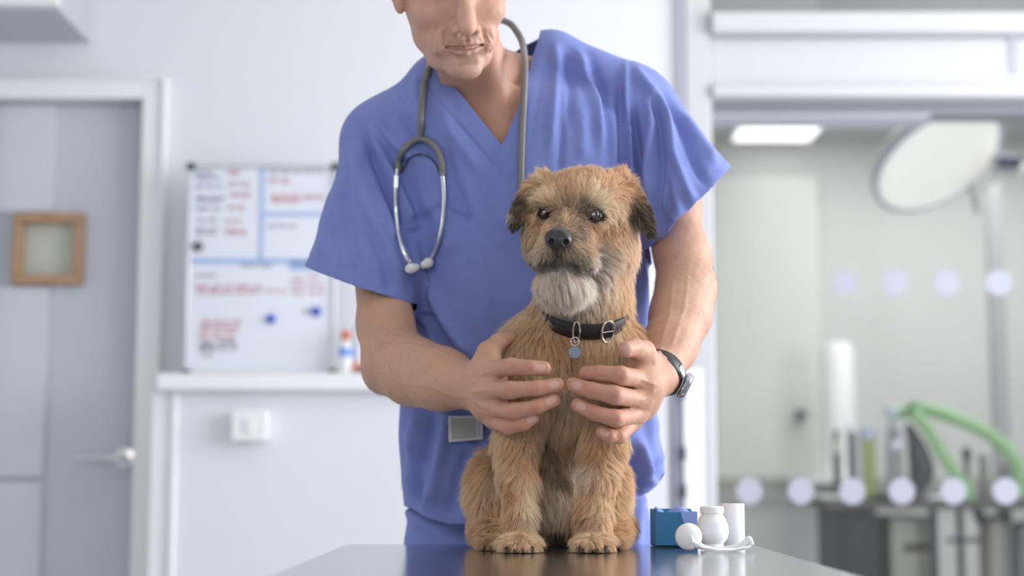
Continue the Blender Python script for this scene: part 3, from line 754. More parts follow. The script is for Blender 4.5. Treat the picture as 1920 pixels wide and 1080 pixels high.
def np_build(name, v, f, m, parent=None, org=None, colors=None, label=None):
    org = np.array(org if org is not None else (root_loc(parent) if parent else base_of(v)))
    me = bpy.data.meshes.new(name); k = f.shape[1]
    me.vertices.add(len(v)); me.vertices.foreach_set('co', (v - org).astype(np.float32).ravel())
    me.loops.add(len(f) * k); me.loops.foreach_set('vertex_index', f.astype(np.int32).ravel())
    me.polygons.add(len(f)); me.polygons.foreach_set('loop_start', np.arange(0, len(f) * k, k, dtype=np.int32))
    me.polygons.foreach_set('use_smooth', [True] * len(f))
    me.update(calc_edges=True); me.validate()
    if colors is not None:
        a = me.color_attributes.new('Col', 'FLOAT_COLOR', 'POINT')
        a.data.foreach_set('color', np.concatenate([colors, np.ones((len(v), 1))], 1).astype(np.float32).ravel())
    me.materials.append(m)
    o = bpy.data.objects.new(name, me); COL.objects.link(o)
    if parent: o.parent = parent
    else: o.location = org
    if label: o['label'] = label
    return o
def bvh_of(v, f): return BVHTree.FromPolygons([tuple(p) for p in v.tolist()], f.tolist())
def hit(bvh, px, py, off=0.0):                           # where the sight line through a pixel meets a surface
    o = Vector((0, 0, CAM_Z)); d = ray(px, py); r = bvh.ray_cast(o, d)
    return None if r[0] is None else r[0] - d * off
def paint(v, base, spots):                               # spots: (centre, radius, colour, strength)
    c = np.tile(np.array(base, dtype=float), (len(v), 1))
    for ctr, r, col, s in spots:
        w = s * np.exp(-(((v - np.array(ctr)) / np.array(r)) ** 2).sum(1))[:, None]
        c = c * (1 - w) + np.array(col) * w
    return c
def seg_dist2(px, py, pts):                              # distance in pixels to a polyline, and side
    best = np.full(len(px), 1e9); side = np.zeros(len(px)); tt = np.zeros(len(px)); n = len(pts) - 1
    for i in range(n):
        (ax, ay), (bx_, by) = pts[i], pts[i + 1]; dx, dy = bx_ - ax, by - ay; L2 = dx * dx + dy * dy
        t = np.clip(((px - ax) * dx + (py - ay) * dy) / L2, 0, 1)
        ex, ey = px - ax - t * dx, py - ay - t * dy; d = np.hypot(ex, ey); m = d < best
        best[m] = d[m]; side[m] = np.sign(dx * ey - dy * ex)[m]; tt[m] = ((i + t) / n)[m]
    return best, side, tt
def snoise(p, seed, oct=3):                              # smooth noise from sums of sines
    r = np.random.default_rng(seed); o = np.zeros(len(p)); a = 1.0
    for _ in range(oct):
        for __ in range(4):
            k = r.normal(size=3); k /= np.linalg.norm(k); o += a * np.sin(p @ k * (1.0 * 2 ** _) + r.uniform(0, 6.28))
        a *= 0.55
    return o / 4

# ================================================================== THE DOG
def X3(px, py, Y): return np.array(P(px, py, Y))
def rotm(ax, ay, az):
    return np.array(Matrix.Rotation(math.radians(az), 3, 'Z') @ Matrix.Rotation(math.radians(ay), 3, 'Y') @ Matrix.Rotation(math.radians(ax), 3, 'X'))
G = []
body = []
body += [el(X3(1078, 700, 2.215), (.072, .080, .105), k=.03)]                       # rib cage
body += [rc(X3(1082, 640, 2.205), X3(1092, 545, 2.185), .064, .056, .03)]            # neck
body += [el(X3(1000, 665, 2.20), (.042, .055, .062), rotm(0, 25, 0), k=.03), el(X3(1150, 668, 2.20), (.040, .055, .062), rotm(0, -20, 0), k=.03)]
body += [rc(X3(1052, 740, 2.215), X3(1045, 930, 2.275), .066, .070, .03)]             # belly
body += [el(X3(930, 935, 2.262), (.040, .060, .066), rotm(0, -8, 0), k=.02), el(X3(1128, 937, 2.262), (.038, .060, .066), rotm(0, 8, 0), k=.02)]
for pts, rs in (([(985, 735, 2.165), (968, 830, 2.15), (968, 900, 2.125), (975, 965, 2.115), (975, 1006, 2.112)], (.038, .027, .0205, .0185, .021)),
                ([(1135, 735, 2.165), (1134, 830, 2.15), (1122, 900, 2.125), (1112, 965, 2.115), (1112, 1008, 2.112)], (.038, .027, .0205, .0185, .021))):
    body += chain([X3(*p) for p in pts], rs, .012)
for cx, s_ in ((974, -1), (1112, 1)):                                                 # front paws with toes
    body += [el(X3(cx, 1017, 2.10), (.026, .030, .0135), k=.008)]
    for j, dx in enumerate((-24, -9, 8, 24)):
        body += [el(X3(cx + dx, 1022 + (2 if j in (1, 2) else 0), 2.078 if j in (1, 2) else 2.085), (.0088, .014, .0085), k=.003)]
for cx, cy, Yf in ((922, 1012, 2.17), (1146, 1012, 2.17)):                            # hind feet
    body += [rc(X3(cx - (8 if cx < 1000 else -8), 985, 2.26), X3(cx, cy, Yf), .026, .018, .012)]
    for dx in (-15, 0, 15): body += [el(X3(cx + dx, cy + 5, Yf - .022), (.0085, .014, .009), k=.003)]
G.append((body, .02, 'u'))
head = []
head += [el(X3(1094, 398, 2.165), (.068, .074, .056), rotm(0, 4, 0), k=.02)]           # skull
head += [rc(X3(1100, 430, 2.17), X3(1096, 550, 2.18), .058, .054, .03)]              # throat
head += [el(X3(1146, 455, 2.155), (.034, .04, .045), k=.02), el(X3(1012, 450, 2.145), (.024, .035, .040), k=.02)]   # cheeks
head += [rc(X3(1074, 430, 2.115), X3(1051, 458, 2.055), .036, .0255, .018)]           # muzzle
head += [el(X3(1030, 482, 2.062), (.024, .028, .0185), rotm(0, -8, 0), k=.012), el(X3(1078, 486, 2.066), (.026, .030, .0195), rotm(0, 12, 0), k=.012)]  # lips
head += [el(X3(1056, 528, 2.088), (.036, .036, .026), rotm(0, 5, 0), k=.012)]          # lower jaw
head += [el(X3(1030, 380, 2.115), (.020, .016, .011), rotm(0, -12, 0), k=.012), el(X3(1112, 384, 2.112), (.022, .016, .0115), rotm(0, 14, 0), k=.012)]  # brows
def surf_y(groups, px, py):                              # first surface met behind a pixel
    pts = np.array([P(px, py, y) for y in np.arange(1.98, 2.3, .0005)]); d = sdf_eval(pts, np.full(3, -9.), np.full(3, 9.), groups)
    return pts[np.argmax(d < 0), 1]
EYES = []
for (ex, ey, r, up_, lo_) in ((1022, 400, .0118, [(1005, 405), (1012, 395), (1022, 389), (1033, 393), (1040, 403)], [(1005, 405), (1014, 411), (1027, 412), (1040, 403)]),
                              (1115, 405, .0135, [(1095, 410), (1103, 398), (1115, 391), (1128, 396), (1137, 409)], [(1095, 410), (1106, 418), (1122, 419), (1137, 409)])):
    c = X3(ex, ey, surf_y([(head, .0, 'u')], ex, ey) + r * .42); EYES.append((Vector(c), r))
    def on_ball(p, c=c, r=r):
        q = X3(p[0], p[1], c[1]); dd = max((r * 1.01) ** 2 - (q[0] - c[0]) ** 2 - (q[2] - c[2]) ** 2, (r * .5) ** 2); return X3(p[0], p[1], c[1] - math.sqrt(dd))
    head += chain([on_ball(p) for p in up_], [.0026, .0034, .0036, .0034, .0026], .004) + chain([on_ball(p) for p in lo_], [.0024, .0026, .0026, .0024], .004)
head += [rc(X3(990, 500, 2.03), X3(1046, 492, 2.018), .0025, .003, .005, 's'), rc(X3(1046, 492, 2.018), X3(1118, 514, 2.045), .003, .0025, .005, 's')]
G.append((head, .022, 'u'))
ears = []
def ear(pts, rs, th, R):                                  # folded flap: flattened chain
    out = []
    for i in range(len(pts) - 1):
        for t in (0, .5):
            p = X3(*pts[i]) * (1 - t) + X3(*pts[i + 1]) * t; r = rs[i] * (1 - t) + rs[i + 1] * t
            out.append(el(p, (r, th, r), R, k=.008))
    out.append(el(X3(*pts[-1]), (rs[-1], th, rs[-1]), R, k=.006))
    return out
ears += ear([(1022, 352, 2.165), (992, 372, 2.145), (972, 398, 2.130), (964, 420, 2.124)], (.022, .0195, .0135, .0085), .0042, rotm(0, 0, -28))
ears += ear([(1160, 352, 2.165), (1184, 372, 2.145), (1205, 402, 2.132), (1218, 434, 2.126)], (.023, .0215, .0165, .0095), .0042, rotm(0, 0, 30))
ears += [rc(X3(1020, 345, 2.17), X3(1000, 350, 2.16), .012, .008, .01), rc(X3(1158, 345, 2.17), X3(1178, 352, 2.16), .012, .008, .01)]
G.append((ears, .008, 'u'))
dv, df = sdf_mesh(G, .0022)
dv[:, 2] = np.maximum(dv[:, 2], ZT + .0012)
dv = relax(dv, df, 1)
dn = vnormals(dv, tri(df))

# fur guides: px, py, comb direction (screen, y down), lift, length mm, sRGB colour
TAN = (200, 164, 120); LT = (222, 196, 158); OR = (188, 148, 106); DK = (66, 52, 44); GR = (206, 198, 194); MZ = (132, 113, 96); BR = (132, 104, 80)
FG = [
 # skull and brow
 (1020, 332, -.5, -1, .35, 15, LT), (1060, 330, -.1, -1, .3, 13, TAN), (1100, 330, .1, -1, .3, 13, TAN), (1150, 335, .5, -1, .35, 14, TAN), (1170, 338, .4, -1, .4, 15, OR),
 (1090, 352, .2, -1, .3, 14, LT), (1040, 355, -.3, -1, .3, 14, TAN), (1140, 362, .5, -.6, .3, 14, OR), (1070, 372, 0, -1, .3, 12, OR), (1068, 390, 0, -1, .35, 10, BR),
 (1020, 376, -.7, -.5, .5, 18, (240, 220, 186)), (1035, 372, -.3, -.8, .5, 15, (232, 208, 170)), (1110, 372, .5, -.5, .5, 18, (244, 226, 194)), (1128, 377, .9, -.1, .5, 20, (244, 226, 194)), (1148, 395, .9, .5, .45, 18, (236, 214, 180)), (1160, 420, .7, .8, .3, 16, OR),
 (1000, 400, -.6, .8, .3, 13, TAN), (1040, 400, -.2, .6, .2, 7, BR), (1090, 400, .3, .4, .2, 8, (110, 84, 64)), (1095, 385, .3, -.4, .3, 9, (96, 76, 60)), (1115, 425, .3, .9, .25, 11, OR), (1023, 422, -.3, .9, .25, 9, TAN),
 (1018, 390, -.4, 0, .2, 5, (100, 80, 64)), (1112, 392, .4, 0, .2, 6, (90, 70, 56)),
 # bridge and muzzle
 (1062, 415, -.1, -1, .25, 9, TAN), (1050, 428, 0, -1, .25, 7, MZ), (1085, 440, .8, .3, .3, 12, MZ), (1015, 445, -.8, .5, .3, 12, LT), (1075, 428, .4, -.4, .3, 10, BR),
 (1030, 462, -.5, 1, .2, 9, (150, 130, 112)), (1070, 466, .5, 1, .2, 11, MZ), (1100, 460, .9, .6, .35, 17, (176, 150, 122)), (1045, 482, 0, 1, .2, 8, (96, 80, 68)), (996, 497, -.5, .4, .05, 6, (58, 46, 42)), (1020, 493, -.3, .4, .05, 5, (50, 40, 38)), (1045, 491, 0, .5, .05, 5, (44, 36, 34)), (1072, 497, .4, .4, .05, 6, (50, 40, 38)), (1098, 507, .6, .5, .1, 7, (66, 54, 48)), (1085, 492, .5, 1, .25, 14, (132, 116, 100)), (1010, 480, -.4, 1, .3, 15, (176, 160, 142)),
 (1130, 480, .7, 1, .35, 22, GR), (1120, 505, .5, 1, .3, 24, GR), (995, 505, -.2, 1, .3, 18, (190, 170, 150)), (1045, 508, 0, 1, .2, 15, (186, 178, 172)), (1060, 520, .1, 1, .3, 22, GR), (1025, 525, -.2, 1, .3, 22, (214, 206, 200)),
 (1095, 530, .3, 1, .3, 26, (222, 216, 214)), (1050, 550, 0, 1, .3, 26, GR), (1085, 560, .2, 1, .3, 26, (196, 186, 178)), (1130, 545, .5, 1, .3, 26, (206, 190, 174)), (1020, 555, -.2, 1, .35, 24, (180, 166, 150)), (1060, 575, 0, 1, .3, 22, (150, 132, 116)), (1110, 580, .2, 1, .25, 20, (190, 170, 150)),
 (1155, 470, .6, 1, .3, 20, (230, 206, 180)), (1165, 510, .4, 1, .3, 22, (224, 198, 168)), (1180, 450, .6, 1, .35, 18, (226, 200, 172)), (1190, 480, .5, 1, .4, 18, (224, 200, 174)), (1180, 540, .3, 1, .35, 20, LT), (1150, 570, .2, 1, .3, 20, (200, 170, 130)),
 # ears
 (1005, 358, -.8, .6, .2, 12, OR), (985, 380, -.5, 1, .1, 10, DK), (968, 400, -.4, 1, .1, 9, DK), (962, 420, -.2, 1, .15, 9, (60, 48, 42)), (952, 405, -.6, .8, .2, 9, (190, 180, 170)), (1000, 385, -.2, 1, .2, 9, (150, 120, 92)),
 (1175, 352, .6, .6, .2, 13, OR), (1190, 372, .6, .9, .1, 11, (124, 92, 66)), (1205, 395, .6, 1, .1, 10, DK), (1215, 425, .4, 1, .1, 9, DK), (1226, 415, .7, .8, .2, 9, (84, 68, 58)), (1192, 400, .3, 1, .15, 10, (66, 52, 44)), (1222, 445, .3, 1, .2, 8, (56, 46, 42)),
 # neck and chest
 (1010, 570, -.4, 1, .35, 24, TAN), (975, 600, -.5, 1, .35, 28, LT), (1185, 590, .4, 1, .35, 24, TAN), (1195, 625, .5, 1, .3, 24, OR), (960, 640, -.3, 1, .25, 24, LT), (1000, 620, 0, 1, .2, 22, TAN),
 (1050, 640, .3, 1, .2, 20, (186, 146, 98)), (1000, 670, .4, 1, .15, 20, LT), (1100, 660, 0, 1, .25, 20, TAN), (1150, 640, .2, 1, .25, 20, LT), (1080, 690, 0, 1, .2, 20, (168, 132, 92)), (1130, 680, -.2, 1, .25, 22, (214, 184, 140)),
 (1060, 760, 0, 1, .2, 28, (204, 182, 150)), (1075, 720, 0, 1, .25, 22, (214, 196, 170)), (1060, 820, .1, 1, .15, 34, (160, 126, 92)), (1085, 800, .2, 1, .2, 34, (206, 176, 136)), (1030, 830, -.1, 1, .15, 28, (150, 120, 92)), (1050, 880, 0, 1, .1, 26, (128, 104, 82)), (1075, 870, .1, 1, .15, 30, (200, 186, 170)), (1042, 930, 0, 1, .3, 26, (214, 202, 188)), (1045, 965, 0, 1, .3, 24, (196, 184, 170)), (1045, 1000, 0, 1, .2, 14, (90, 76, 66)),
 # legs
 (950, 790, -.2, 1, .15, 20, LT), (965, 850, -.1, 1, .15, 19, TAN), (940, 860, -.5, 1, .2, 20, LT), (990, 860, .3, 1, .2, 20, OR), (960, 920, -.3, 1, .25, 18, (198, 150, 98)), (995, 920, .4, 1, .3, 18, (232, 214, 184)), (1000, 960, .5, 1, .3, 16, (238, 222, 196)), (965, 975, -.2, 1, .25, 15, TAN),
 (960, 1008, -.5, 1, .3, 13, LT), (995, 1010, .4, 1, .3, 12, LT), (975, 1022, 0, 1, .25, 9, TAN),
 (1150, 790, .2, 1, .15, 20, LT), (1120, 850, 0, 1, .15, 19, (196, 150, 100)), (1145, 870, .3, 1, .2, 19, LT), (1095, 880, -.3, 1, .2, 20, (218, 202, 182)), (1110, 930, 0, 1, .25, 18, TAN), (1135, 950, .4, 1, .3, 16, LT), (1085, 960, -.5, 1, .3, 16, OR),
 (1095, 1008, -.4, 1, .3, 13, LT), (1135, 1008, .5, 1, .3, 13, LT), (1112, 1022, 0, 1, .25, 9, (190, 150, 104)),
 # haunches and hind feet
 (900, 870, -.5, 1, .25, 20, TAN), (890, 930, -.2, 1, .25, 20, LT), (925, 910, 0, 1, .15, 20, (196, 172, 138)), (900, 980, .1, 1, .2, 18, TAN), (935, 985, .1, 1, .2, 16, (176, 142, 104)), (910, 1015, -.5, 1, .25, 12, OR),
 (1160, 870, .5, 1, .25, 20, TAN), (1172, 930, .2, 1, .25, 20, LT), (1150, 915, 0, 1, .15, 20, (204, 170, 128)), (1160, 985, 0, 1, .2, 18, TAN), (1150, 1015, .4, 1, .25, 12, OR),
]
fga = np.array([(a, b, c, d, e, f) + lin(col) for a, b, c, d, e, f, col in FG])
def fur_field(p):
    px, py = proj(p); out = np.zeros((len(p), 7)); W = np.zeros(len(p))
    for g in fga:
        w = 1.0 / ((px - g[0]) ** 2 + (py - g[1]) ** 2 + (110.0 if g[1] < 590 else 220.0)) ** 2.0
        out += w[:, None] * g[2:]; W += w
    return out / W[:, None]
ff = fur_field(dv)
skin_c = ff[:, 4:7] * .62
_px, _py = proj(dv)
for ex, ey, a_, b_2 in ((1022, 401, 22, 16), (1116, 405, 26, 19)):
    w_ = np.exp(-(np.hypot((_px - ex) / a_, (_py - ey) / b_2)) ** 4)[:, None] * (dv[:, 1] < 2.2)[:, None]; skin_c = skin_c * (1 - w_) + np.array([.018, .013, .012]) * w_
dog = empty('dog', X3(1048, 1030, 2.19) * [1, 1, 0] + [0, 0, ZT + .001], 'shaggy tan terrier with grizzled muzzle sitting on the steel table', 'dog')
M_dog = mat('dog_skin', (.4, .3, .2), .8, attr='Col', spec=.1)
M_dog.use_nodes = True
dbody = np_build('body', dv, df, M_dog, dog, colors=skin_c)
dbvh = bvh_of(dv, df)
# eyes, nose, claws
eyem = mat('dark_eye', (.018, .012, .010), .06, spec=.9, coat=1.0)
irism = mat('grey_brown_iris', (.03, .023, .022), .12, spec=.4, coat=.3)
for c_, r in EYES:
    e = build('eye', MB().ell(c_, (r, r, r), 32, 20), irism, dog, smooth=True)
    d_ = (Vector((-.25, -1, .12))).normalized()
    build('pupil', MB().lathe(c_ + d_ * (r * .80), [(r * .58, 0), (r * .50, r * .14), (r * .3, r * .22), (0.0005, r * .24)], 24, d_), eyem, e, smooth=True, label='black pupil')
nm = mat('wet_black_nose', (.022, .021, .023), .32, bump=.5, bscale=900, bdist=.0006, spec=.6)
nG = [([el(X3(1047, 447, 2.026), (.0178, .0135, .0135), k=.004), el(X3(1038, 451, 2.020), (.0085, .0085, .0085), k=.005), el(X3(1057, 452, 2.020), (.0090, .0085, .0085), k=.005), rc(X3(1047, 460, 2.022), X3(1046, 478, 2.030), .0045, .003, .005),
        el(X3(1034, 453, 2.0135), (.0032, .006, .0036), rotm(0, 20, 0), k=.002, op='s'), el(X3(1061, 454, 2.0135), (.0036, .006, .0036), rotm(0, -20, 0), k=.002, op='s'), rc(X3(1047, 452, 2.010), X3(1047, 472, 2.014), .0011, .0011, .002, 's')], 0, 'u')]
nv, nf = sdf_mesh(nG, .0009, 12)
np_build('nose', nv, nf, nm, dog, label='wet black nose with two nostrils')
clawm = mat('dark_claw', (.035, .030, .028), .35)
for cx, yy, Yc in [(974 + d, 1027, 2.066) for d in (-24, -9, 8, 24)] + [(1112 + d, 1028, 2.066) for d in (-24, -9, 8, 24)] + [(922 + d, 1022, 2.132) for d in (-15, 0, 15)] + [(1146 + d, 1022, 2.132) for d in (-15, 0, 15)]:
    a = X3(cx, yy, Yc + .003); a[2] = ZT + .0055
    build('claw', MB().tube(smooth_pts([a + [0, .008, .002], a + [0, 0, .001], a + [0, -.007, -.0045]], 3), [.0029, .0029, .0028, .0026, .0023, .0018, .0010], 8), clawm, dog, smooth=True, label='dark claw')
# paw-to-hock underside is hidden; tail lies behind the haunch on the table
tl_ = X3(1080, 1015, 2.33)
# the coat
def add_fur(name, n, parent, v, f, nrm, lenmul=1.0, seed=3, rad=.00015, nclump=7000, keep=None, lab=None):
    r = np.random.default_rng(seed); t = tri(f)
    a, b, c = v[t[:, 0]], v[t[:, 1]], v[t[:, 2]]
    ar = np.linalg.norm(np.cross(b - a, c - a), axis=1); cen = (a + b + c) / 3
    fn_ = np.cross(b - a, c - a); front = fn_[:, 1] < 0
    ar = ar * np.where(front, 1.0, .45)
    if keep is not None: ar = ar * keep(cen)
    idx = r.choice(len(t), n, p=ar / ar.sum()); u1, u2 = r.random(n), r.random(n); s = np.sqrt(u1)
    w = np.stack([1 - s, s * (1 - u2), s * u2], 1)[:, :, None]
    p = (v[t[idx]] * w).sum(1); nn = (nrm[t[idx]] * w).sum(1); nn /= np.linalg.norm(nn, axis=1)[:, None]
    q = fur_field(p)
    cd = np.stack([q[:, 0], np.zeros(n), -q[:, 1]], 1)
    ang = 0.55 * snoise(p * 75, seed + 1, 2); ca, sa = np.cos(ang), np.sin(ang)
    cd = np.stack([cd[:, 0] * ca - cd[:, 2] * sa, cd[:, 1], cd[:, 0] * sa + cd[:, 2] * ca], 1)
    cd -= nn * (cd * nn).sum(1)[:, None]; cd /= np.linalg.norm(cd, axis=1)[:, None] + 1e-6
    lift = np.clip(q[:, 2] * (1 + .5 * snoise(p * 60, seed + 2, 2)) , .04, .8)[:, None]
    L = (q[:, 3] / 1000 * lenmul * r.uniform(.55, 1.12, n) * (1 + .22 * snoise(p * 90, seed + 5, 2)))[:, None]
    L = np.maximum(L, .003)
    d0 = cd * (1 - lift) + nn * (lift + .12); d0 /= np.linalg.norm(d0, axis=1)[:, None]
    K_ = 6; S = np.linspace(0, 1, K_)
    tip = p + L * (d0 * .8 + cd * .35) + r.normal(size=(n, 3)) * L * .13
    # clumps
    ci = r.choice(n, nclump, replace=False)
    from mathutils.kdtree import KDTree
    kd = KDTree(nclump)
    for i, j in enumerate(ci): kd.insert(p[j], i)
    kd.balance()
    near = np.array([kd.find(x)[1] for x in p]); cj = ci[near]
    off = tip[cj] - p[cj]; ctip = p[cj] + off / (np.linalg.norm(off, axis=1)[:, None] + 1e-9) * L
    cl = r.uniform(.35, .85, n)[:, None]
    pts = np.zeros((n, K_, 3))
    for i, s_ in enumerate(S):
        own = p + L * s_ * (d0 * (1 - .25 * s_) + cd * .30 * s_) + (tip - p - L * (d0 * .75 + cd * .3)) * s_ ** 1.5
        pts[:, i] = own + (ctip - tip) * (s_ ** 1.6) * cl
    wob = r.normal(size=(n, 3)) * L * .05
    for i, s_ in enumerate(S): pts[:, i] += wob * math.sin(s_ * 5.0) * s_
    pts[:, :, 2] = np.maximum(pts[:, :, 2], ZT + .0012)
    org = np.array(root_loc(parent))
    cu = bpy.data.hair_curves.new(name); cu.add_curves([K_] * n)
    cu.attributes['position'].data.foreach_set('vector', (pts - org).astype(np.float32).ravel())
    ra = cu.attributes.get('radius') or cu.attributes.new('radius', 'FLOAT', 'POINT')
    taper = rad * np.array([1, 1, .95, .8, .55, .15])
    ra.data.foreach_set('value', (np.tile(taper, (n, 1)) * r.uniform(.7, 1.3, n)[:, None]).astype(np.float32).ravel())
    colr = q[:, 4:7]; lum = colr.mean(1)[:, None]; colr = (colr * .62 + lum * .38) * np.array([2.15, 2.06, 1.90]) * (.76 + .42 * (cj * 7919 % 1000) / 1000)[:, None] * (r.uniform(.60, 1.45, n) * (1 + .20 * snoise(p * 110, seed + 9, 2)))[:, None]
    gr = r.random(n) < .10; colr[gr] = colr[gr] * .45 + .4 * np.array(lin((225, 214, 200)))
    dk = r.random(n) < .08; colr[dk] *= .45
    ca_ = cu.attributes.new('Col', 'FLOAT_COLOR', 'CURVE')
    ca_.data.foreach_set('color', np.concatenate([colr * np.minimum(1, .92 / colr.max(1))[:, None], np.ones((n, 1))], 1).astype(np.float32).ravel())
    o = bpy.data.objects.new(name, cu); COL.objects.link(o); o.parent = parent
    m = bpy.data.materials.new('dog_fur'); m.use_nodes = True; nt = m.node_tree
    b_ = nt.nodes['Principled BSDF']; b_.inputs['Roughness'].default_value = .55; b_.inputs['Specular IOR Level'].default_value = .25
    at = nt.nodes.new('ShaderNodeAttribute'); at.attribute_name = 'Col'; nt.links.new(at.outputs['Color'], b_.inputs['Base Color'])
    tr = nt.nodes.new('ShaderNodeBsdfTranslucent'); mx = nt.nodes.new('ShaderNodeMixShader'); mx.inputs[0].default_value = .36
    nt.links.new(at.outputs['Color'], tr.inputs['Color']); nt.links.new(b_.outputs[0], mx.inputs[1]); nt.links.new(tr.outputs[0], mx.inputs[2])
    nt.links.new(mx.outputs[0], nt.nodes['Material Output'].inputs[0])
    cu.materials.append(m)
    if lab: o['label'] = lab
    return o
def fur_keep(c):
    px, py = proj(c); k = np.ones(len(c)); fr = c[:, 1] < 2.2
    k[fr & (np.hypot((px - 1022) / 15, (py - 401) / 9) < 1)] = 0
    k[fr & (np.hypot((px - 1116) / 18, (py - 405) / 11) < 1)] = 0
    k[fr & (np.hypot((px - 1047) / 24, (py - 449) / 19) < 1)] = 0
    k[collar_mask(c)] = 0
    return k
# collar: a tilted ring round the neck
cc = X3(1094, 583, 2.186); c_rx, c_ry = .0610, .0690; c_tilt = math.radians(29)
c_ax = np.array([-.10, -math.sin(c_tilt) * -1, math.cos(c_tilt)]); c_ax = np.array([.06, -math.sin(c_tilt), math.cos(c_tilt)]); c_ax /= np.linalg.norm(c_ax)
c_u = np.cross(np.array([0, 1.0, 0]), c_ax); c_u /= np.linalg.norm(c_u); c_w = np.cross(c_ax, c_u)
def collar_mask(c):
    d = (c - cc) @ c_ax; return (np.abs(d) < .007) & (np.linalg.norm(c - cc, axis=1) < .085)
add_fur('fur', int(230000 / Q), dog, dv, df, dn, keep=fur_keep)

col_ = empty('dog_collar', cc, 'dark leather dog collar with metal loops round the neck of the terrier', 'collar')
leather = mat('dark_leather', (.012, .009, .011), .55, noise=.2, nscale=60, bump=.3, bscale=300)
def cpt(a, h, r=0.0): return cc + c_u * math.cos(a) * (c_rx + r) + c_w * math.sin(a) * (c_ry + r) + c_ax * h
m_ = MB(); n = 72; prof = [(-.0035, 0), (-.0035, .0035), (-.0028, .0042), (.0, .0042)]
pf = [(-.0105, 0), (-.0105, .003), (-.009, .0042), (.009, .0042), (.0105, .003), (.0105, 0)]
v = []; fc = []
for i in range(n):
    a = 2 * math.pi * i / n
    for h_, r_2 in pf: v.append(cpt(a, h_, r_2))
k_ = len(pf)
for i in range(n):
    for j in range(k_): fc.append((i * k_ + j, i * k_ + (j + 1) % k_, ((i + 1) % n) * k_ + (j + 1) % k_, ((i + 1) % n) * k_ + j))
build('strap', MB().add(v, fc), leather, col_, smooth=True)
silver = mat('bright_metal', (.72, .71, .68), .22, 1.0)
a_front = -math.pi / 2 if (c_w[1] > 0) else math.pi / 2
def loop_at(px, label, w=.012, h=.0150):
    best = min(np.linspace(0, 2 * math.pi, 720), key=lambda a: abs(proj(np.array([cpt(a, 0, .006)]))[0][0] - px) + (1e3 if cpt(a, 0)[1] > cc[1] else 0))
    pts = []
    for t_ in np.linspace(0, 2 * math.pi, 25)[:-1]:
        aa = best + math.cos(t_) * w / c_rx * .35; pts.append(Vector(cpt(aa, math.sin(t_) * h, .0062 + .001 * math.cos(t_))))
    build('metal_loop', MB().tube(pts, .0015, 8, closed=True), silver, col_, smooth=True, label=label); return best
loop_at(1081, 'silver keeper loop'); a2 = loop_at(1140, 'silver buckle frame', .024, .0155)
build('buckle_prong', MB().tube([Vector(cpt(a2 - .14, .0, .0065)), Vector(cpt(a2 + .14, .0, .0075))], .001, 8), silver, col_, smooth=True)
q = X3(1078, 640, 2.108)
build('tag_ring', MB().tube([Vector(q) + Vector((.0055 * math.cos(a), .001, .0055 * math.sin(a))) for a in [2 * math.pi * k / 20 for k in range(20)]], .0008, 6, closed=True), silver, col_, smooth=True)
q = X3(1077, 661, 2.103)
tagm = mat('blue_grey_tag', (.24, .28, .34), .35, .6, noise=.1, nscale=300)
build('name_tag', MB().lathe(q, [(.0078, 0), (.0082, .0006), (.0078, .0014)], 28, (.1, -1, .05)), tagm, col_, smooth=True, label='blue grey metal tag')

# ================================================================== THE VET
person = empty('person', (X3(1000, 900, 2.45)[0], 2.45, 0.0), 'man in blue short sleeved scrubs holding the dog with both hands', 'person')
MG = []
# --- head, in its own frame: x right, y into the head, z up, origin between the lips (metres)
HR = rotm(0, 0, 12) @ rotm(0, -7, 0) @ rotm(24, 0, 0)
HO = X3(872, 86, 2.165)
def H(x, y, z): return HO + HR @ (np.array([x, y, z]) / 1000.0)
def hel(x, y, z, a, b, c, k=.008, op='u', R=None):
    return el(H(x, y, z), (a / 1000, b / 1000, c / 1000), HR @ (R if R is not None else np.eye(3)), k, op)
def hrc(p, q, a, b, k=.004, op='u'): return rc(H(*p), H(*q), a / 1000, b / 1000, k, op)
def hch(pts, rs, k=.004, op='u'): return [hrc(pts[i], pts[i + 1], rs[i], rs[i + 1], k, op) for i in range(len(pts) - 1)]
hd = [hel(0, 92, 108, 76, 96, 88, .02), hel(0, 56, 46, 64, 56, 74, .02), hel(0, 38, 4, 41, 34, 38, .02)]
for s in (-1, 1):
    hd += hch([(50 * s, 86, 36), (41 * s, 70, 2), (28 * s, 42, -22), (9 * s, 14, -33)], (13, 12, 12, 11), .02)
    hd += [hel(42 * s, 26, 44, 22, 22, 20, .018)]                                        # cheekbone
    hd += [hel(27 * s, 24, 8, 18, 18, 22, .016)]
hd += [hel(0, 9, -34, 23, 14, 13, .014)]
hd += [hel(0, 4, 14, 22, 12, 14, .014)]                                                 # upper lip plate
hd += [hrc((0, 4, 84), (0, -14, 40), 10, 11.5, .012), hel(0, -22, 28, 11.5, 11, 10, .007), hel(0, -12, 40, 12, 10, 15, .008)]
for s in (-1, 1):
    hd += [hel(14.5 * s, -7, 24, 7, 10, 7.5, .006)]
    hd += [hel(31 * s, -6, 74, 17, 13, 11, .010, 's')]
    hd += [hrc((10 * s, -3, 90), (46 * s, 8, 92), 7, 6, .012)]
    hd += [hel(31 * s, 17, 74, 13, 13, 12, .003)]
    hd += [hrc((18 * s, 3, 69), (44 * s, 9, 70), 2.2, 2.0, .002), hrc((19 * s, 6, 74), (44 * s, 11, 74), 1.4, 1.4, .002, 's')]
    hd += [hel(7 * s, -14, 17.5, 3.8, 6, 2.6, .002, 's')]
    hd += hch([(20 * s, -3, 28), (27 * s, 1, 17), (31 * s, 7, 3), (30 * s, 11, -8)], (1.6, 1.8, 1.6, 1.2), .007, 's')
    hd += [hel(37 * s, 12, 4, 7, 8, 14, .010)]
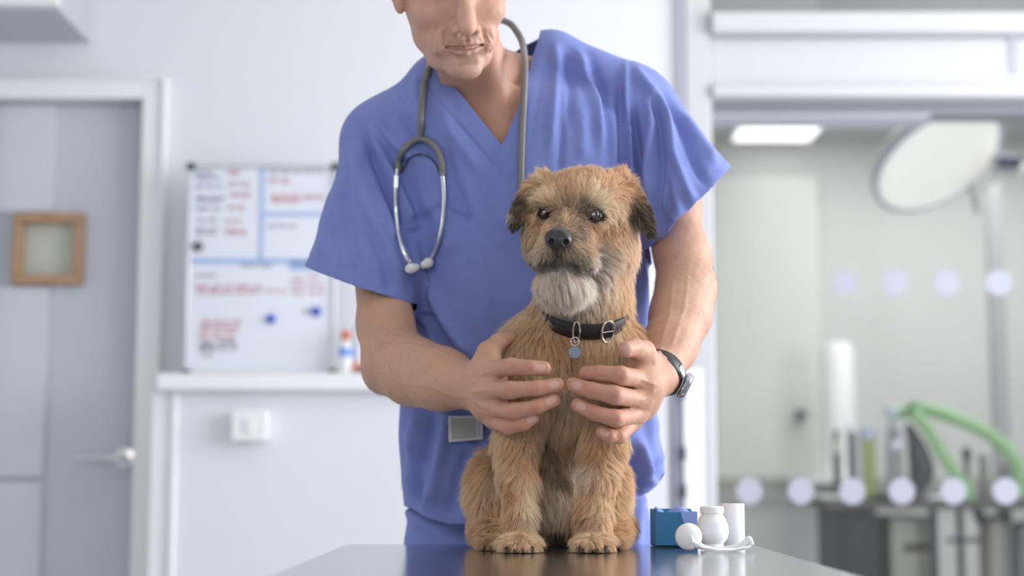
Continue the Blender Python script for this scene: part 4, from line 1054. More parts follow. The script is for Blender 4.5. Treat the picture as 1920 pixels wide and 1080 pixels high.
# lips
hd += hch([(-25, 7, 0), (-13, -3, 4), (-4, -7, 5.5), (0, -6.6, 4.5), (4, -7, 5.5), (13, -3, 4), (25, 7, 0)], (1.8, 3.6, 4.2, 4.0, 4.2, 3.6, 1.8), .004)
hd += hch([(-23, 7, -3), (-11, -2, -7.5), (0, -5, -9), (11, -2, -7.5), (23, 7, -3)], (2.0, 4.6, 5.2, 4.6, 2.0), .004)
hd += hch([(-27, 7.5, -.5), (-14, -5, -1.5), (0, -10.5, -1), (14, -5, -1.5), (27, 7.5, -.5)], (2.0, 2.2, 2.4, 2.2, 2.0), .0022, 's')
hd += [hrc((-11, -1, -19.5), (11, -1, -19.5), 3.5, 3.5, .009, 's'), hrc((0, -11.5, 9), (0, -10, 18), 1.6, 1.6, .005, 's')]
hd += hch([(-25, 7, -1), (-13, -2, -2), (0, -7.5, -1.8), (13, -2, -2), (25, 7, -1)], (1.2, 2.2, 2.6, 2.2, 1.2), .0015, 's')
for s in (-1, 1):                                                                       # ears
    Re = rotm(0, 0, 0) @ rotm(0, 0, -22 * s)
    hd += [hel(77 * s, 96, 74, 5, 17, 28, .006, 'u', Re), hel(74 * s, 90, 48, 6, 9, 12, .006, 'u', Re), hel(82 * s, 92, 76, 3, 10, 16, .004, 's', Re)]
MG.append((hd, .02, 'u'))
# --- neck and upper chest
YN = 2.30
nk = [rc(H(2, 98, 20), X3(926, 200, 2.372), .053, .050, .02)]
nk += [rc(X3(905, 165, 2.36), X3(780, 235, 2.395), .044, .040, .03), rc(X3(925, 145, 2.37), X3(1080, 180, 2.395), .044, .044, .03)]
nk += [rc(X3(882, 168, 2.322), X3(925, 262, 2.302), .012, .011, .02), rc(H(50, 88, 14), X3(945, 262, 2.300), .013, .011, .02)]     # neck muscles
def sta(py, xl, xr, Yc, ry, shrink=0.0):
    a, b = P(xl, py, Yc), P(xr, py, Yc); return (a.z, (a.x + b.x) / 2, Yc, (b.x - a.x) / 2 - shrink, ry - shrink)
nk += [loft([sta(190, 770, 1110, 2.375, .085), sta(230, 735, 1150, 2.375, .100), sta(320, 740, 1165, 2.385, .108), sta(450, 790, 1170, 2.40, .112), sta(640, 800, 1175, 2.42, .108), sta(900, 790, 1190, 2.45, .102)], 2.3, .03)]
MG.append((nk, .014, 'u'))
# --- arms
arL = chain([X3(722, 290, 2.39), X3(712, 480, 2.345), X3(723, 610, 2.288), X3(738, 672, 2.262)], (.050, .041, .0380, .040), .02)
arL += chain([X3(738, 668, 2.262), X3(775, 697, 2.235), X3(825, 710, 2.20), X3(893, 726, 2.158)], (.040, .0445, .0405, .0300), .02)
arL += [el(X3(718, 705, 2.275), (.022, .022, .022), k=.03)]
arR = chain([X3(1205, 250, 2.385), X3(1255, 390, 2.345), X3(1278, 475, 2.315)], (.055, .044, .037), .02)
arR += chain([X3(1278, 475, 2.315), X3(1286, 540, 2.285), X3(1276, 590, 2.26), X3(1255, 650, 2.215), X3(1234, 702, 2.165)], (.037, .0400, .0405, .0355, .0285), .02)
arR += [el(X3(1296, 500, 2.33), (.020, .022, .022), k=.03)]
# --- hands: palm blended with five separate fingers
def finger(pts, r0, r1, bulge=1.04):
    pts = [X3(*p) for p in pts]; rs = [r0 * 1.1, r0 * 1.1, r1 * 1.18, r1 * 1.10]
    return chain(pts, rs, .003)
# viewer's left hand
pL = [rc(X3(893, 724, 2.158), X3(918, 735, 2.132), .029, .026, .014), el(X3(921, 722, 2.128), (.021, .019, .036), rotm(0, 8, 0), k=.012), el(X3(924, 762, 2.130), (.019, .018, .030), rotm(0, -12, 0), k=.012),
      rc(X3(903, 700, 2.142), X3(917, 662, 2.132), .021, .014, .014), el(X3(905, 752, 2.14), (.018, .018, .026), k=.012)]
fL = [
 finger([(912, 694, 2.124), (957, 688, 2.090), (994, 690, 2.081), (1019, 691, 2.084)], .0110, .0089),
 finger([(908, 731, 2.120), (958, 731, 2.084), (1006, 728, 2.076), (1044, 722, 2.082)], .0110, .0088),
 finger([(914, 764, 2.124), (965, 771, 2.087), (1006, 763, 2.079), (1038, 751, 2.084)], .0104, .0084),
 finger([(926, 788, 2.130), (953, 800, 2.100), (982, 795, 2.090), (1001, 784, 2.092)], .0092, .0074)]
thL = chain([X3(905, 695, 2.142), X3(915, 660, 2.136), X3(934, 641, 2.146), X3(957, 632, 2.158)], (.0165, .0135, .0112, .0095), .004)
# viewer's right hand
pR = [rc(X3(1234, 702, 2.165), X3(1210, 722, 2.132), .028, .026, .014), el(X3(1202, 714, 2.128), (.020, .020, .034), rotm(0, -18, 0), k=.012), el(X3(1194, 762, 2.128), (.018, .018, .030), rotm(0, 16, 0), k=.012),
      rc(X3(1220, 700, 2.15), X3(1206, 662, 2.125), .020, .0150, .014), el(X3(1214, 752, 2.14), (.017, .018, .026), rotm(0, 14, 0), k=.012)]
fR = [
 finger([(1206, 712, 2.122), (1164, 704, 2.072), (1126, 700, 2.078), (1100, 700, 2.090)], .0110, .0089),
 finger([(1202, 750, 2.120), (1152, 741, 2.066), (1108, 732, 2.071), (1074, 722, 2.084)], .0110, .0088),
 finger([(1192, 778, 2.122), (1154, 785, 2.070), (1114, 774, 2.072), (1083, 760, 2.082)], .0103, .0083),
 finger([(1184, 794, 2.126), (1160, 818, 2.088), (1142, 818, 2.080), (1129, 810, 2.084)], .0094, .0078)]
thR = chain([X3(1219, 695, 2.15), X3(1207, 660, 2.122), X3(1190, 652, 2.092), X3(1174, 655, 2.070)], (.0165, .0138, .0122, .0104), .004)
def hand_prim(palm, fingers, thumb, kf=.010, kk=.0012):
    allp = palm + [q for f in fingers for q in f] + thumb
    lo = np.min([q.lo for q in allp], 0); hi = np.max([q.hi for q in allp], 0)
    def fn(p):
        pl = None
        for q in palm: d = q.fn(p); pl = d if pl is None else smin(pl, d, q.k)
        fs = None
        for f in list(fingers) + [thumb]:
            g = None
            for q in f: d = q.fn(p); g = d if g is None else smin(g, d, q.k)
            fs = g if fs is None else smin(fs, g, kk)
        return smin(pl, fs, kf)
    return Prim(lo, hi, fn, .004, 'u')
hl = hand_prim(pL, fL, thL); hr = hand_prim(pR, fR, thR); hl.k = hr.k = .012
MG.append((arL + [hl], .01, 'u'))
MG.append((arR + [hr], .0, 'u'))
bv, bf = sdf_mesh(MG, .00135)
bnm = vnormals(bv, tri(bf))
# small relief: knuckle creases, tendons, veins
SK = np.array(lin((196, 150, 128))); RED = np.array(lin((184, 112, 96))); PALE = np.array(lin((236, 208, 196)))
bpx, bpy_ = proj(bv)
def crease(pts, w, amp):
    d, _, _ = seg_dist2(bpx, bpy_, pts); m = np.exp(-(d / w) ** 2) * (bnm[:, 1] < .2) * (bv[:, 1] < 2.2); return m * amp
disp = np.zeros(len(bv)); red = np.zeros(len(bv))
for fi, side in ((([(912, 694), (957, 688), (994, 690), (1019, 691)], 11), 1), (([(908, 731), (958, 731), (1006, 728), (1044, 722)], 11), 1), (([(914, 764), (965, 771), (1006, 763), (1038, 751)], 10), 1), (([(926, 788), (953, 800), (982, 795), (1001, 784)], 9), 1),
                 (([(1206, 712), (1164, 704), (1126, 700), (1100, 700)], 11), -1), (([(1202, 750), (1152, 741), (1108, 732), (1074, 722)], 11), -1), (([(1192, 778), (1154, 785), (1114, 774), (1083, 760)], 10), -1), (([(1184, 794), (1160, 818), (1142, 818), (1129, 810)], 9), -1)):
    pts, r = fi
    for k in (1, 2):
        (x, y) = pts[k]; dx = pts[k + 1][0] - pts[k - 1][0]; dy = pts[k + 1][1] - pts[k - 1][1]; L = math.hypot(dx, dy); nx, ny = -dy / L, dx / L
        for o in ((-3.2, 0, 3.2) if k == 1 else (-2, 1.5)):
            cx, cy = x + dx / L * o, y + dy / L * o
            disp += crease([(cx - nx * r * .6, cy - ny * r * .6), (cx + nx * r * .6, cy + ny * r * .6)], 1.6, -.0007)
        d = np.hypot(bpx - x, bpy_ - y); red += .30 * np.exp(-(d / 11) ** 2) * (bv[:, 1] < 2.2)
    d, _, t_ = seg_dist2(bpx, bpy_, pts); red += .35 * np.exp(-(d / 14) ** 2) * t_ * (bv[:, 1] < 2.14)
for pts in ([(890, 715), (900, 705), (912, 697)], [(888, 735), (900, 733), (910, 731)], [(890, 752), (902, 760), (915, 765)], [(1225, 720), (1214, 716), (1206, 712)], [(1225, 735), (1212, 745), (1203, 750)]):
    disp += crease(pts, 4, .0016)
for pts in ([(800, 665), (840, 690), (880, 700)], [(760, 720), (800, 722), (850, 742), (885, 745)], [(1290, 520), (1283, 580), (1262, 640)], [(1262, 530), (1256, 590), (1240, 640)], [(1240, 655), (1228, 680)]):
    d, _, _ = seg_dist2(bpx, bpy_, pts); disp += .0008 * np.exp(-(d / 4) ** 2) * (bnm[:, 1] < 0)
disp += .00022 * snoise(bv * 420, 5, 2) * (bv[:, 1] > 2.0) + .0006 * snoise(bv * 60, 8, 2)
# face lines
def fl(pts, w, amp):
    d, _, _ = seg_dist2(bpx, bpy_, pts); return amp * np.exp(-(d / w) ** 2) * (bpy_ < 160) * (bnm[:, 1] < .1)
disp += fl([(822, 50), (812, 72), (812, 92)], 4, -.0016) + fl([(915, 60), (926, 78), (918, 100)], 4, -.0015) + fl([(908, 62), (916, 80)], 2.5, -.001)
bv = bv + bnm * disp[:, None]
spots = [(H(0, -6, 5), (.022, .010, .0045), lin((156, 100, 94)), .85), (H(0, -4, -8), (.020, .010, .006), lin((168, 112, 106)), .8), (H(0, 4, -28), (.040, .04, .024), lin((176, 150, 136)), .45),
         (H(0, -2, 14), (.026, .02, .010), lin((184, 148, 132)), .35), (H(0, -24, 34), (.014, .014, .012), lin((218, 160, 142)), .6), (H(-36, 20, 30), (.02, .02, .02), lin((208, 150, 132)), .4), (H(36, 20, 30), (.02, .02, .02), lin((222, 170, 152)), .4),
         (H(31, 4, 74), (.018, .014, .010), lin((150, 108, 96)), .5), (H(-31, 4, 74), (.018, .014, .010), lin((150, 108, 96)), .5), (X3(925, 262, 2.27), (.05, .06, .05), lin((206, 156, 128)), .6)]
spots = [(H(0, 0, 15), (.12, .16, .09), lin((206, 164, 146)), .75)] + spots + [(X3(800, 700, 2.2), (.10, .12, .09), lin((204, 164, 138)), .8), (X3(720, 580, 2.28), (.06, .1, .09), lin((196, 156, 130)), .8), (X3(1280, 550, 2.26), (.05, .1, .10), lin((212, 174, 152)), .8)]
# brows
for s in (-1, 1):
    for t_ in np.linspace(0, 1, 7): spots.append((H(s * (14 + 32 * t_), -8 + 12 * t_, 92 + 3 * math.sin(t_ * 3)), (.006, .012, .0032), lin((96, 70, 54)), .75))
bc = paint(bv, SK, spots)
bc = bc * (1 - np.clip(red, 0, .8))[:, None] + RED * np.clip(red, 0, .8)[:, None]
# fingernails: pale smooth patches near the tips
nails = [((1014, 690, 2.075), 0), ((1039, 721, 2.073), 12), ((1033, 752, 2.075), 20), ((997, 786, 2.084), 35), ((1081, 723, 2.075), -12), ((1089, 762, 2.074), -22), ((1133, 811, 2.076), -30), ((1178, 655, 2.060), 0)]
for (c, a) in nails:
    big = c[0] == 1178
    x, y = bpx - c[0], bpy_ - c[1]; ca, sa = math.cos(math.radians(a)), math.sin(math.radians(a)); u = x * ca - y * sa; w = x * sa + y * ca
    e = (np.abs(u / (10 if big else 9.5)) ** 2.6 + np.abs(w / (9.5 if big else 7.5)) ** 2.6); m = np.clip((1.15 - e) / .3, 0, 1) * (bv[:, 1] < 2.13) * (bnm[:, 1] < -.1)
    bc = bc * (1 - m[:, None]) + np.array(lin((206, 164, 150))) * m[:, None]
    ring_ = np.exp(-((e - 1.15) / .25) ** 2) * (bv[:, 1] < 2.13) * (bnm[:, 1] < -.1)
    bv = bv + bnm * (-.0005 * ring_)[:, None]
bc *= (1 + .035 * snoise(bv * 160, 21, 3))[:, None]
M_skin = mat('skin', (.5, .3, .2), .52, attr='Col', sss=.18, spec=.38, bump=.12, bscale=900, bdist=.0006)
pbody = np_build('body', bv, bf, M_skin, person, colors=np.clip(bc, 0, 1))
bbvh = bvh_of(bv, bf)
# fine hair on the forearms
def arm_hair(n, seed=5):
    r = np.random.default_rng(seed); px, py = proj(bv); bn2 = vnormals(bv, tri(bf))
    L_ = (px > 690) & (px < 875) & (py > 600) & (py < 790) & (bv[:, 1] < 2.33); R_ = (px > 1222) & (px < 1345) & (py > 470) & (py < 655) & (bv[:, 1] < 2.36)
    idx = r.choice(np.nonzero(L_ | R_)[0], n, replace=False); p = bv[idx]; nn = bn2[idx]; left = L_[idx][:, None]
    d = np.where(left, np.array([.85, -.35, -.45]), np.array([-.25, -.30, -.9])) + r.normal(size=(n, 3)) * .45
    d -= nn * (d * nn).sum(1)[:, None]; d /= np.linalg.norm(d, axis=1)[:, None]; Lh = r.uniform(.005, .012, n)[:, None]
    pts = np.stack([p + Lh * s_ * d + nn * Lh * (.32 * s_ - .15 * s_ * s_) for s_ in (0, .33, .66, 1)], 1)
    cu = bpy.data.hair_curves.new('arm_hair'); cu.add_curves([4] * n)
    cu.attributes['position'].data.foreach_set('vector', (pts - np.array(root_loc(person))).astype(np.float32).ravel())
    ra = cu.attributes.get('radius') or cu.attributes.new('radius', 'FLOAT', 'POINT'); ra.data.foreach_set('value', np.tile([4.5e-5, 4.5e-5, 3.5e-5, 1.5e-5], n).astype(np.float32))
    o = bpy.data.objects.new('arm_hair', cu); COL.objects.link(o); o.parent = person; cu.materials.append(mat('arm_hair', lin((150, 118, 88)), .5))
arm_hair(3600)
# hair: short brown cap above the frame
hv, hf = sdf_mesh([([hel(0, 96, 118, 79, 99, 88, .01), hel(0, -6, 60, 62, 60, 76, .012, 's'), hel(0, 60, 20, 90, 60, 60, .01, 's')], 0, 'u')], .003)
hn = vnormals(hv, tri(hf)); hv = hv + hn * (.0015 * snoise(hv * [500, 500, 90], 4, 3))[:, None]
np_build('hair', hv, hf, mat('short_brown_hair', lin((84, 64, 50)), .6, noise=.3, nscale=200), person, label='short brown hair')

# --- tunic: torso, shoulders and two wide sleeves; folds follow
SG = []
ts = [sta(150, 870, 1020, 2.38, .050), sta(172, 820, 1080, 2.375, .080), sta(205, 735, 1150, 2.372, .108), sta(250, 705, 1190, 2.372, .118), sta(320, 728, 1200, 2.378, .124), sta(420, 762, 1212, 2.388, .124), sta(520, 775, 1214, 2.398, .122),
      sta(620, 772, 1211, 2.410, .120), sta(740, 752, 1222, 2.422, .118), sta(820, 748, 1236, 2.430, .118), sta(890, 754, 1248, 2.436, .118), sta(1010, 768, 1244, 2.44, .118)]
SG.append(([loft(ts, 2.5, .02)], 0, 'u'))
SG.append(([rc(X3(868, 168, 2.378), X3(716, 262, 2.388), .056, .060, .03), rc(X3(960, 145, 2.378), X3(1030, 118, 2.378), .045, .044, .03), rc(X3(1030, 125, 2.378), X3(1172, 190, 2.385), .050, .058, .03)], .04, 'u'))
SG.append(([rc(X3(838, 160, 2.350), X3(900, 240, 2.342), .048, .060, .03), el(X3(915, 235, 2.352), (.095, .070, .055), k=.03)], .04, 'u'))
slL = [rc(X3(722, 280, 2.385), X3(673, 532, 2.335), .060, .0800, .03), rc(X3(673, 532, 2.335), X3(650, 640, 2.315), .0800, .086, .02)]
slR = [rc(X3(1188, 212, 2.385), X3(1291, 390, 2.34), .066, .0820, .03), rc(X3(1291, 390, 2.34), X3(1345, 480, 2.318), .0820, .087, .02)]
slL += [rc(X3(720, 290, 2.385), X3(718, 560, 2.315), .058, .052, .03)]
SG.append((slL, .022, 'u')); SG.append((slR, .022, 'u'))
sv, sf = sdf_mesh(SG, .0030); sf = tri(sf)
sv = relax(sv, sf, 4)
def plane_px(v, a, b, keep):                             # side of the plane through the eye line a-b (in the picture) at the cloth
    px, py = proj(v); return (((b[0] - a[0]) * (py - a[1]) - (b[1] - a[1]) * (px - a[0])) / math.hypot(b[0] - a[0], b[1] - a[1])) * keep
def hemplane(a, b, axis_from, axis_to, v):               # true 3-D hem plane: contains the hem line, perpendicular to the sleeve
    A, B = X3(*a), X3(*b); ax_ = X3(*axis_to) - X3(*axis_from); h_ = B - A; n = np.cross(h_, np.array([.02, 1.0, .13])); n /= np.linalg.norm(n); n *= np.sign(n @ ax_)
    return (A - v) @ n
HEML = ((568, 497, 2.335), (778, 567, 2.335), (722, 280, 2.385), (673, 532, 2.335)); HEMR = ((1369, 312, 2.34), (1214, 466, 2.34), (1188, 212, 2.385), (1291, 390, 2.34))
gl = hemplane(*HEML, sv); gr_ = hemplane(*HEMR, sv)
spx, spy = proj(sv)
bodyx = lambda py: np.interp(py, [0, 450, 560, 620, 1080], [742, 770, 779, 772, 740])
# pieces outside the body on each side are sleeve
mL = ((spx < bodyx(spy) + 2) & (spy > 380)); mR = ((spx > 1213) & (spy < 600))
g = np.full(len(sv), 5.0); g[mL] = np.minimum(g[mL], gl[mL] * 1000)
m2 = (spx < 800) & (spy > 500) & (spy < 640); tors = loft(ts, 2.5).fn(sv); outside = (tors > .006) & ((spx < 766) | (spy < 585) & (tors > .012) | (spx > 1100))
g = np.full(len(sv), 5.0)
selL = outside & (spx < 900) & (spy > 300); selR = outside & (spx > 1100) & (spy < 640)
g[selL] = np.minimum(5, gl[selL] * 1000); g[selR] = np.minimum(5, gr_[selR] * 1000)
sv, sf = clip(sv, sf, g)
# hem of the tunic
spx, spy = proj(sv)
hemy = np.interp(spx, [740, 757, 800, 840, 900, 1000, 1100, 1170, 1215, 1235, 1250, 1262], [940, 950, 972, 984, 984, 975, 965, 948, 925, 905, 880, 870])
zz = sv[:, 2]; hz_ = np.array([P(960, y, 2.33).z for y in (860, 1000)])
hemz = np.interp(hemy, (860, 1000), hz_)
sv, sf = clip(sv, sf, (sv[:, 2] - hemz) * 1000)
# V neck in front, round neck hole above
spx, spy = proj(sv)
VL, VB, VR = (806, 104), (941, 271), (1012, 58)
VRm = (985, 150)
gl1 = plane_px(sv, VL, VB, -1)                           # <0 above the left edge
gl2 = np.minimum(plane_px(sv, VB, VRm, -1), 1e9)
inside = None
def sdline(px, py, a, b): return ((b[0] - a[0]) * (py - a[1]) - (b[1] - a[1]) * (px - a[0])) / math.hypot(b[0] - a[0], b[1] - a[1])
dl = -sdline(spx, spy, VL, VB); xr = np.interp(spy, [40, 60, 100, 150, 200, 271], [1016, 1012, 999, 986, 971, 941]); dr = (xr - spx) * .9
ins = np.minimum(dl, dr)                                 # >0 inside the V in the picture
gfront = np.where(sv[:, 1] < 2.40, -ins, 50)
gback = np.where(sv[:, 1] >= 2.40, np.where((spx > 800) & (spx < 1014), (P(960, 58, 2.43).z - sv[:, 2]) * 1000, 50), 50)
gg = np.minimum(gfront, 50); 
sv, sf = clip(sv, sf, gg)
spx, spy = proj(sv)
gb = np.where((sv[:, 1] > 2.39) & (spx > 806) & (spx < 1012), (P(960, 62, 2.43).z - sv[:, 2]) * 1000, 50.0)
sv, sf = clip(sv, sf, gb)
sn = vnormals(sv, sf); spx, spy = proj(sv); frontm = np.clip(-sn[:, 1] * 3 + .6, 0, 1)
D = np.zeros(len(sv))
def fold(pts, w, amp, soft=0):                           # ridge (+) or valley (-) along a line, mm
    global D
    d, sd_, t_ = seg_dist2(spx, spy, pts)
    fade = np.clip(np.minimum(t_, 1 - t_) * 5 + .15, 0, 1) if not soft else np.clip((1 - t_) * 4, 0, 1)
    D += 1.8 * amp / 1000 * np.exp(-(d / w) ** 2) * fade * frontm
def step(pts, w, amp):                                   # one side of the line sits lower: a lapped edge
    global D
    d, sd_, t_ = seg_dist2(spx, spy, pts); fade = np.clip(np.minimum(t_, 1 - t_) * 8, 0, 1)
    D += amp / 1000 * np.where(sd_ > 0, np.exp(-(d / w)), 0) * fade * frontm
# left sleeve
fold([(684, 246), (700, 300), (730, 365), (765, 450), (779, 520)], 7, -9)
fold([(700, 250), (722, 300), (752, 370), (790, 440)], 12, 7)
fold([(668, 262), (672, 330), (690, 400), (730, 480), (752, 530)], 13, 6)
fold([(650, 300), (646, 380), (660, 470), (680, 530)], 11, -4)
fold([(632, 350), (612, 420), (600, 490)], 12, 4)
fold([(690, 420), (720, 490), (735, 550)], 9, -4)
fold([(740, 455), (765, 440), (800, 425)], 8, -4)
fold([(620, 400), (640, 460), (650, 520)], 9, -3)
# lapped side panel beneath the arm
fold([(770, 500), (790, 560), (818, 615), (850, 665), (905, 720)], 14, -13)
fold([(745, 440), (785, 520), (822, 585), (856, 640), (900, 690)], 16, 9)
fold([(775, 600), (790, 640), (800, 680)], 10, -10)
# left chest
fold([(700, 215), (740, 262), (790, 305)], 11, 6)
fold([(752, 205), (768, 240), (790, 275), (830, 300)], 10, -5)
fold([(785, 140), (782, 190), (800, 240)], 9, 4)
fold([(820, 170), (840, 240), (905, 330)], 12, 3)
fold([(830, 260), (850, 330), (875, 400), (880, 420)], 10, -3.5)
fold([(790, 360), (830, 420), (850, 480)], 16, 4)
fold([(845, 395), (872, 412), (888, 408)], 6, -3)
fold([(760, 420), (800, 410), (840, 380)], 9, -3)
fold([(850, 300), (890, 400), (915, 500), (920, 620)], 20, 3)
# neck bands
fold([(776, 128), (830, 200), (890, 268), (957, 347)], 2.0, -1.6)
fold([(941, 271), (934, 300), (957, 347), (974, 318)], 2.0, -1.8)
fold([(1040, 72), (1018, 130), (1006, 200), (985, 300)], 2.0, -1.2)
# right chest
fold([(1040, 78), (1045, 120), (1040, 200), (1030, 290)], 9, 4)
fold([(1062, 90), (1070, 150), (1066, 240)], 8, -4)
fold([(1082, 92), (1100, 145), (1118, 200), (1128, 290)], 9, 6)
fold([(1105, 110), (1128, 170), (1142, 240), (1145, 330)], 9, -5)
fold([(1050, 160), (1052, 260), (1048, 330)], 7, -3)
fold([(1090, 200), (1092, 300)], 12, 3)
fold([(1020, 340), (1010, 400)], 12, -3)
fold([(1172, 120), (1174, 190), (1180, 270), (1188, 350), (1196, 440)], 5, 8)
fold([(1162, 150), (1163, 220), (1168, 300), (1176, 400)], 7, -6)
fold([(1186, 200), (1196, 290), (1206, 370)], 8, -10)
# right sleeve
fold([(1190, 125), (1216, 175), (1222, 240), (1214, 320), (1210, 400)], 9, 7)
fold([(1215, 150), (1248, 215), (1262, 290), (1290, 360), (1302, 382)], 10, 8)
fold([(1205, 160), (1238, 230), (1242, 300), (1232, 380), (1240, 430)], 8, -7)
fold([(1235, 170), (1275, 235), (1300, 300), (1325, 350)], 9, -6)
fold([(1270, 210), (1310, 262), (1345, 310)], 9, 5)
fold([(1262, 330), (1275, 400), (1262, 420)], 9, 6)
fold([(1250, 330), (1254, 390), (1240, 440)], 6, -5)
fold([(1225, 330), (1224, 400), (1222, 445)], 8, 5)
# lower body
fold([(846, 760), (830, 830), (815, 900), (806, 960)], 13, 7)
fold([(812, 770), (800, 840), (786, 920), (780, 955)], 11, -7)
fold([(780, 770), (774, 850), (768, 930)], 10, 5)
fold([(880, 840), (860, 900), (840, 970)], 14, -6)
fold([(900, 860), (885, 920), (872, 975)], 12, 5)
fold([(760, 800), (790, 870), (800, 930), (790, 960)], 9, 4)
fold([(830, 740), (870, 780), (905, 850)], 12, -5)
fold([(1204, 480), (1206, 560), (1208, 640), (1212, 730)], 6, 5)
fold([(1192, 500), (1194, 600), (1200, 700)], 7, -5)
fold([(1195, 820), (1215, 880), (1222, 915)], 10, 8)
fold([(1180, 850), (1196, 900), (1200, 935)], 8, -6)
fold([(1232, 800), (1238, 850), (1236, 895)], 9, -5)
fold([(1215, 760), (1228, 820), (1246, 875)], 9, 5)
fold([(1240, 870), (1215, 905), (1180, 930)], 8, -4)
D += .0028 * snoise(sv * [30, 30, 12], 31, 3) * 1.0 + .0014 * (1 - 2 * np.abs(snoise(sv * [42, 42, 14], 37, 2))) + .0007 * snoise(sv * [70, 70, 45], 33, 2)
D = np.clip(D, -.022, .018)
near_arm = ((spx > 735) & (spx < 805) & (spy > 420) & (spy < 590)) | ((spx > 1190) & (spx < 1240) & (spy > 400) & (spy < 500))
D = np.where(near_arm, np.maximum(D, -.006), D)
# stitched hems
hL = hemplane(*HEML, sv) * 1000
hR = hemplane(*HEMR, sv) * 1000
hemy = np.interp(spx, [740, 757, 800, 840, 900, 1000, 1100, 1170, 1215, 1235, 1250, 1262], [940, 950, 972, 984, 984, 975, 965, 948, 925, 905, 880, 870])
D += np.where((spx < 782) & (spy > 380) & (spy < 600), -.0011 * np.exp(-((hL - 14) / 2.0) ** 2), 0) + np.where(spx > 1212, -.0011 * np.exp(-((hR - 14) / 2.0) ** 2) * (spy < 520), 0)
hB = (sv[:, 2] - np.interp(hemy, (860, 1000), hz_)) * 1000
D += -.0012 * np.exp(-((hB - 20) / 2.2) ** 2)
sv = sv + sn * D[:, None]
sv = relax(sv, sf, 2, .4)
M_scrub = mat('blue_scrub_cotton', (.195, .245, .560), .75, noise=.035, nscale=90, bump=.10, bscale=1400, bdist=.0004, spec=.2, sheen=.1)
tun = np_build('scrub_top', sv, sf, M_scrub, person, label='blue cotton V neck scrub top')
so_ = tun.modifiers.new('thickness', 'SOLIDIFY'); so_.thickness = .0022; so_.offset = -1
sbvh = bvh_of(sv, sf)
# small side vent glint: pale tape loop seen between arm and body
q = hit(sbvh, 777, 566, .002)
# trousers and shoes
tr_st = [sta(900, 790, 1200, 2.462, .098), sta(960, 768, 1216, 2.464, .100), sta(1020, 757, 1226, 2.466, .102), sta(1080, 760, 1222, 2.468, .103)]
legs = []
zc = P(960, 1080, 2.468).z
xl_, xr2 = P(757, 1020, 2.468).x, P(1226, 1020, 2.468).x; wl = (xr2 - xl_)
for s, x0_, x1_ in ((-1, xl_, xl_ + wl * .52), (1, xl_ + wl * .48, xr2)):
    cx0 = (x0_ + x1_) / 2; rx_ = (x1_ - x0_) / 2
    legs.append(loft([(zc + .02, cx0, 2.468, rx_, .103), (zc - .25, cx0, 2.475, rx_ * .92, .095), (.50, cx0 - s * -.005, 2.485, rx_ * .74, .085), (.09, cx0, 2.50, rx_ * .68, .085)], 2.2, .02))
tv, tf = sdf_mesh([([loft(tr_st, 2.6, .02)] + legs, 0, 'u')], .005); tf = tri(tf); tn = vnormals(tv, tf)
tpx, tpy = proj(tv)
TD = .003 * snoise(tv * [30, 30, 9], 51, 3)
for pts, w, a in (([(765, 960), (800, 985), (860, 1010)], 9, .006), ([(790, 990), (850, 1000), (895, 990)], 8, -.006), ([(1200, 940), (1195, 1000), (1190, 1060)], 8, .005), ([(1215, 950), (1212, 1010)], 6, -.004)):
    d, _, _ = seg_dist2(tpx, tpy, pts); TD += a * np.exp(-(d / w) ** 2) * (tn[:, 1] < 0)
tv = tv + tn * TD[:, None]
tv, tf = clip(tv, tf, (tv[:, 2] - .085) * 100)
np_build('scrub_trousers', tv, tf, M_scrub, person, label='blue cotton scrub trousers').modifiers.new('thickness', 'SOLIDIFY').thickness = .002
for cx0 in (xl_ + wl * .26, xl_ + wl * .74):
    hv2, hf2 = sdf_mesh([([rc((cx0, 2.53, .045), (cx0, 2.33, .030), .044, .034, .02), rc((cx0, 2.50, .05), (cx0, 2.50, .12), .045, .042, .03), el((cx0, 2.30, .025), (.046, .055, .026), k=.02)], 0, 'u')], .004)
    hv2[:, 2] = np.maximum(hv2[:, 2], .002)
    np_build('shoe', hv2, hf2, mat('white_clog', (.7, .7, .72), .4, noise=.02), person)

# --- stethoscope draped round the neck
def allhit(px, py, off):
    c = [h_ for h_ in (hit(sbvh, px, py, off), hit(bbvh, px, py, off)) if h_ is not None]
    return min(c, key=lambda p: p.y) if c else None
ste = empty('stethoscope', hit(sbvh, 789, 258, .006), 'grey tubed stethoscope hanging round the neck of the man over his blue top', 'stethoscope')
M_tube = mat('grey_pvc_tube', lin((118, 116, 116)), .38, noise=.03, spec=.5)
M_alu = mat('polished_headset_metal', (.80, .82, .86), .22, .85)
off = .0055
left = [hit(sbvh, x, y, off) for x, y in ((789, 257), (789, 225), (791, 190), (796, 155), (803, 130))]
right = [hit(sbvh, x, y, off) for x, y in ((977, 362), (977, 320), (979, 250), (981, 210))]
y2 = right[-1].y; right += [P(983, 160, y2 + .004), P(984, 118, y2 + .018)]
y_top = [P(980, 82, 2.315), P(968, 58, 2.335), P(952, 42, 2.36)]
nb_ = [P(915, 34, 2.425), P(860, 45, 2.425), P(818, 88, 2.385), P(808, 108, 2.345)]
path = right + y_top + nb_ + left[::-1]
path = [Vector(p) for p in path if p is not None]
build('tube', MB().tube(smooth_pts(path, 8), .0052, 16), M_tube, ste, smooth=True, label='grey rubber tube')
def arc(pts, off_=.0055): return [Vector(allhit(x, y, off_)) for x, y in pts]
build('yoke', MB().tube(smooth_pts(arc([(746, 322), (747, 302), (756, 281), (771, 267), (789, 260), (806, 266), (820, 282), (828, 305), (829, 330)], .0075), 5), [.0046] * 41, 14), M_tube, ste, smooth=True, label='grey forked tube end')
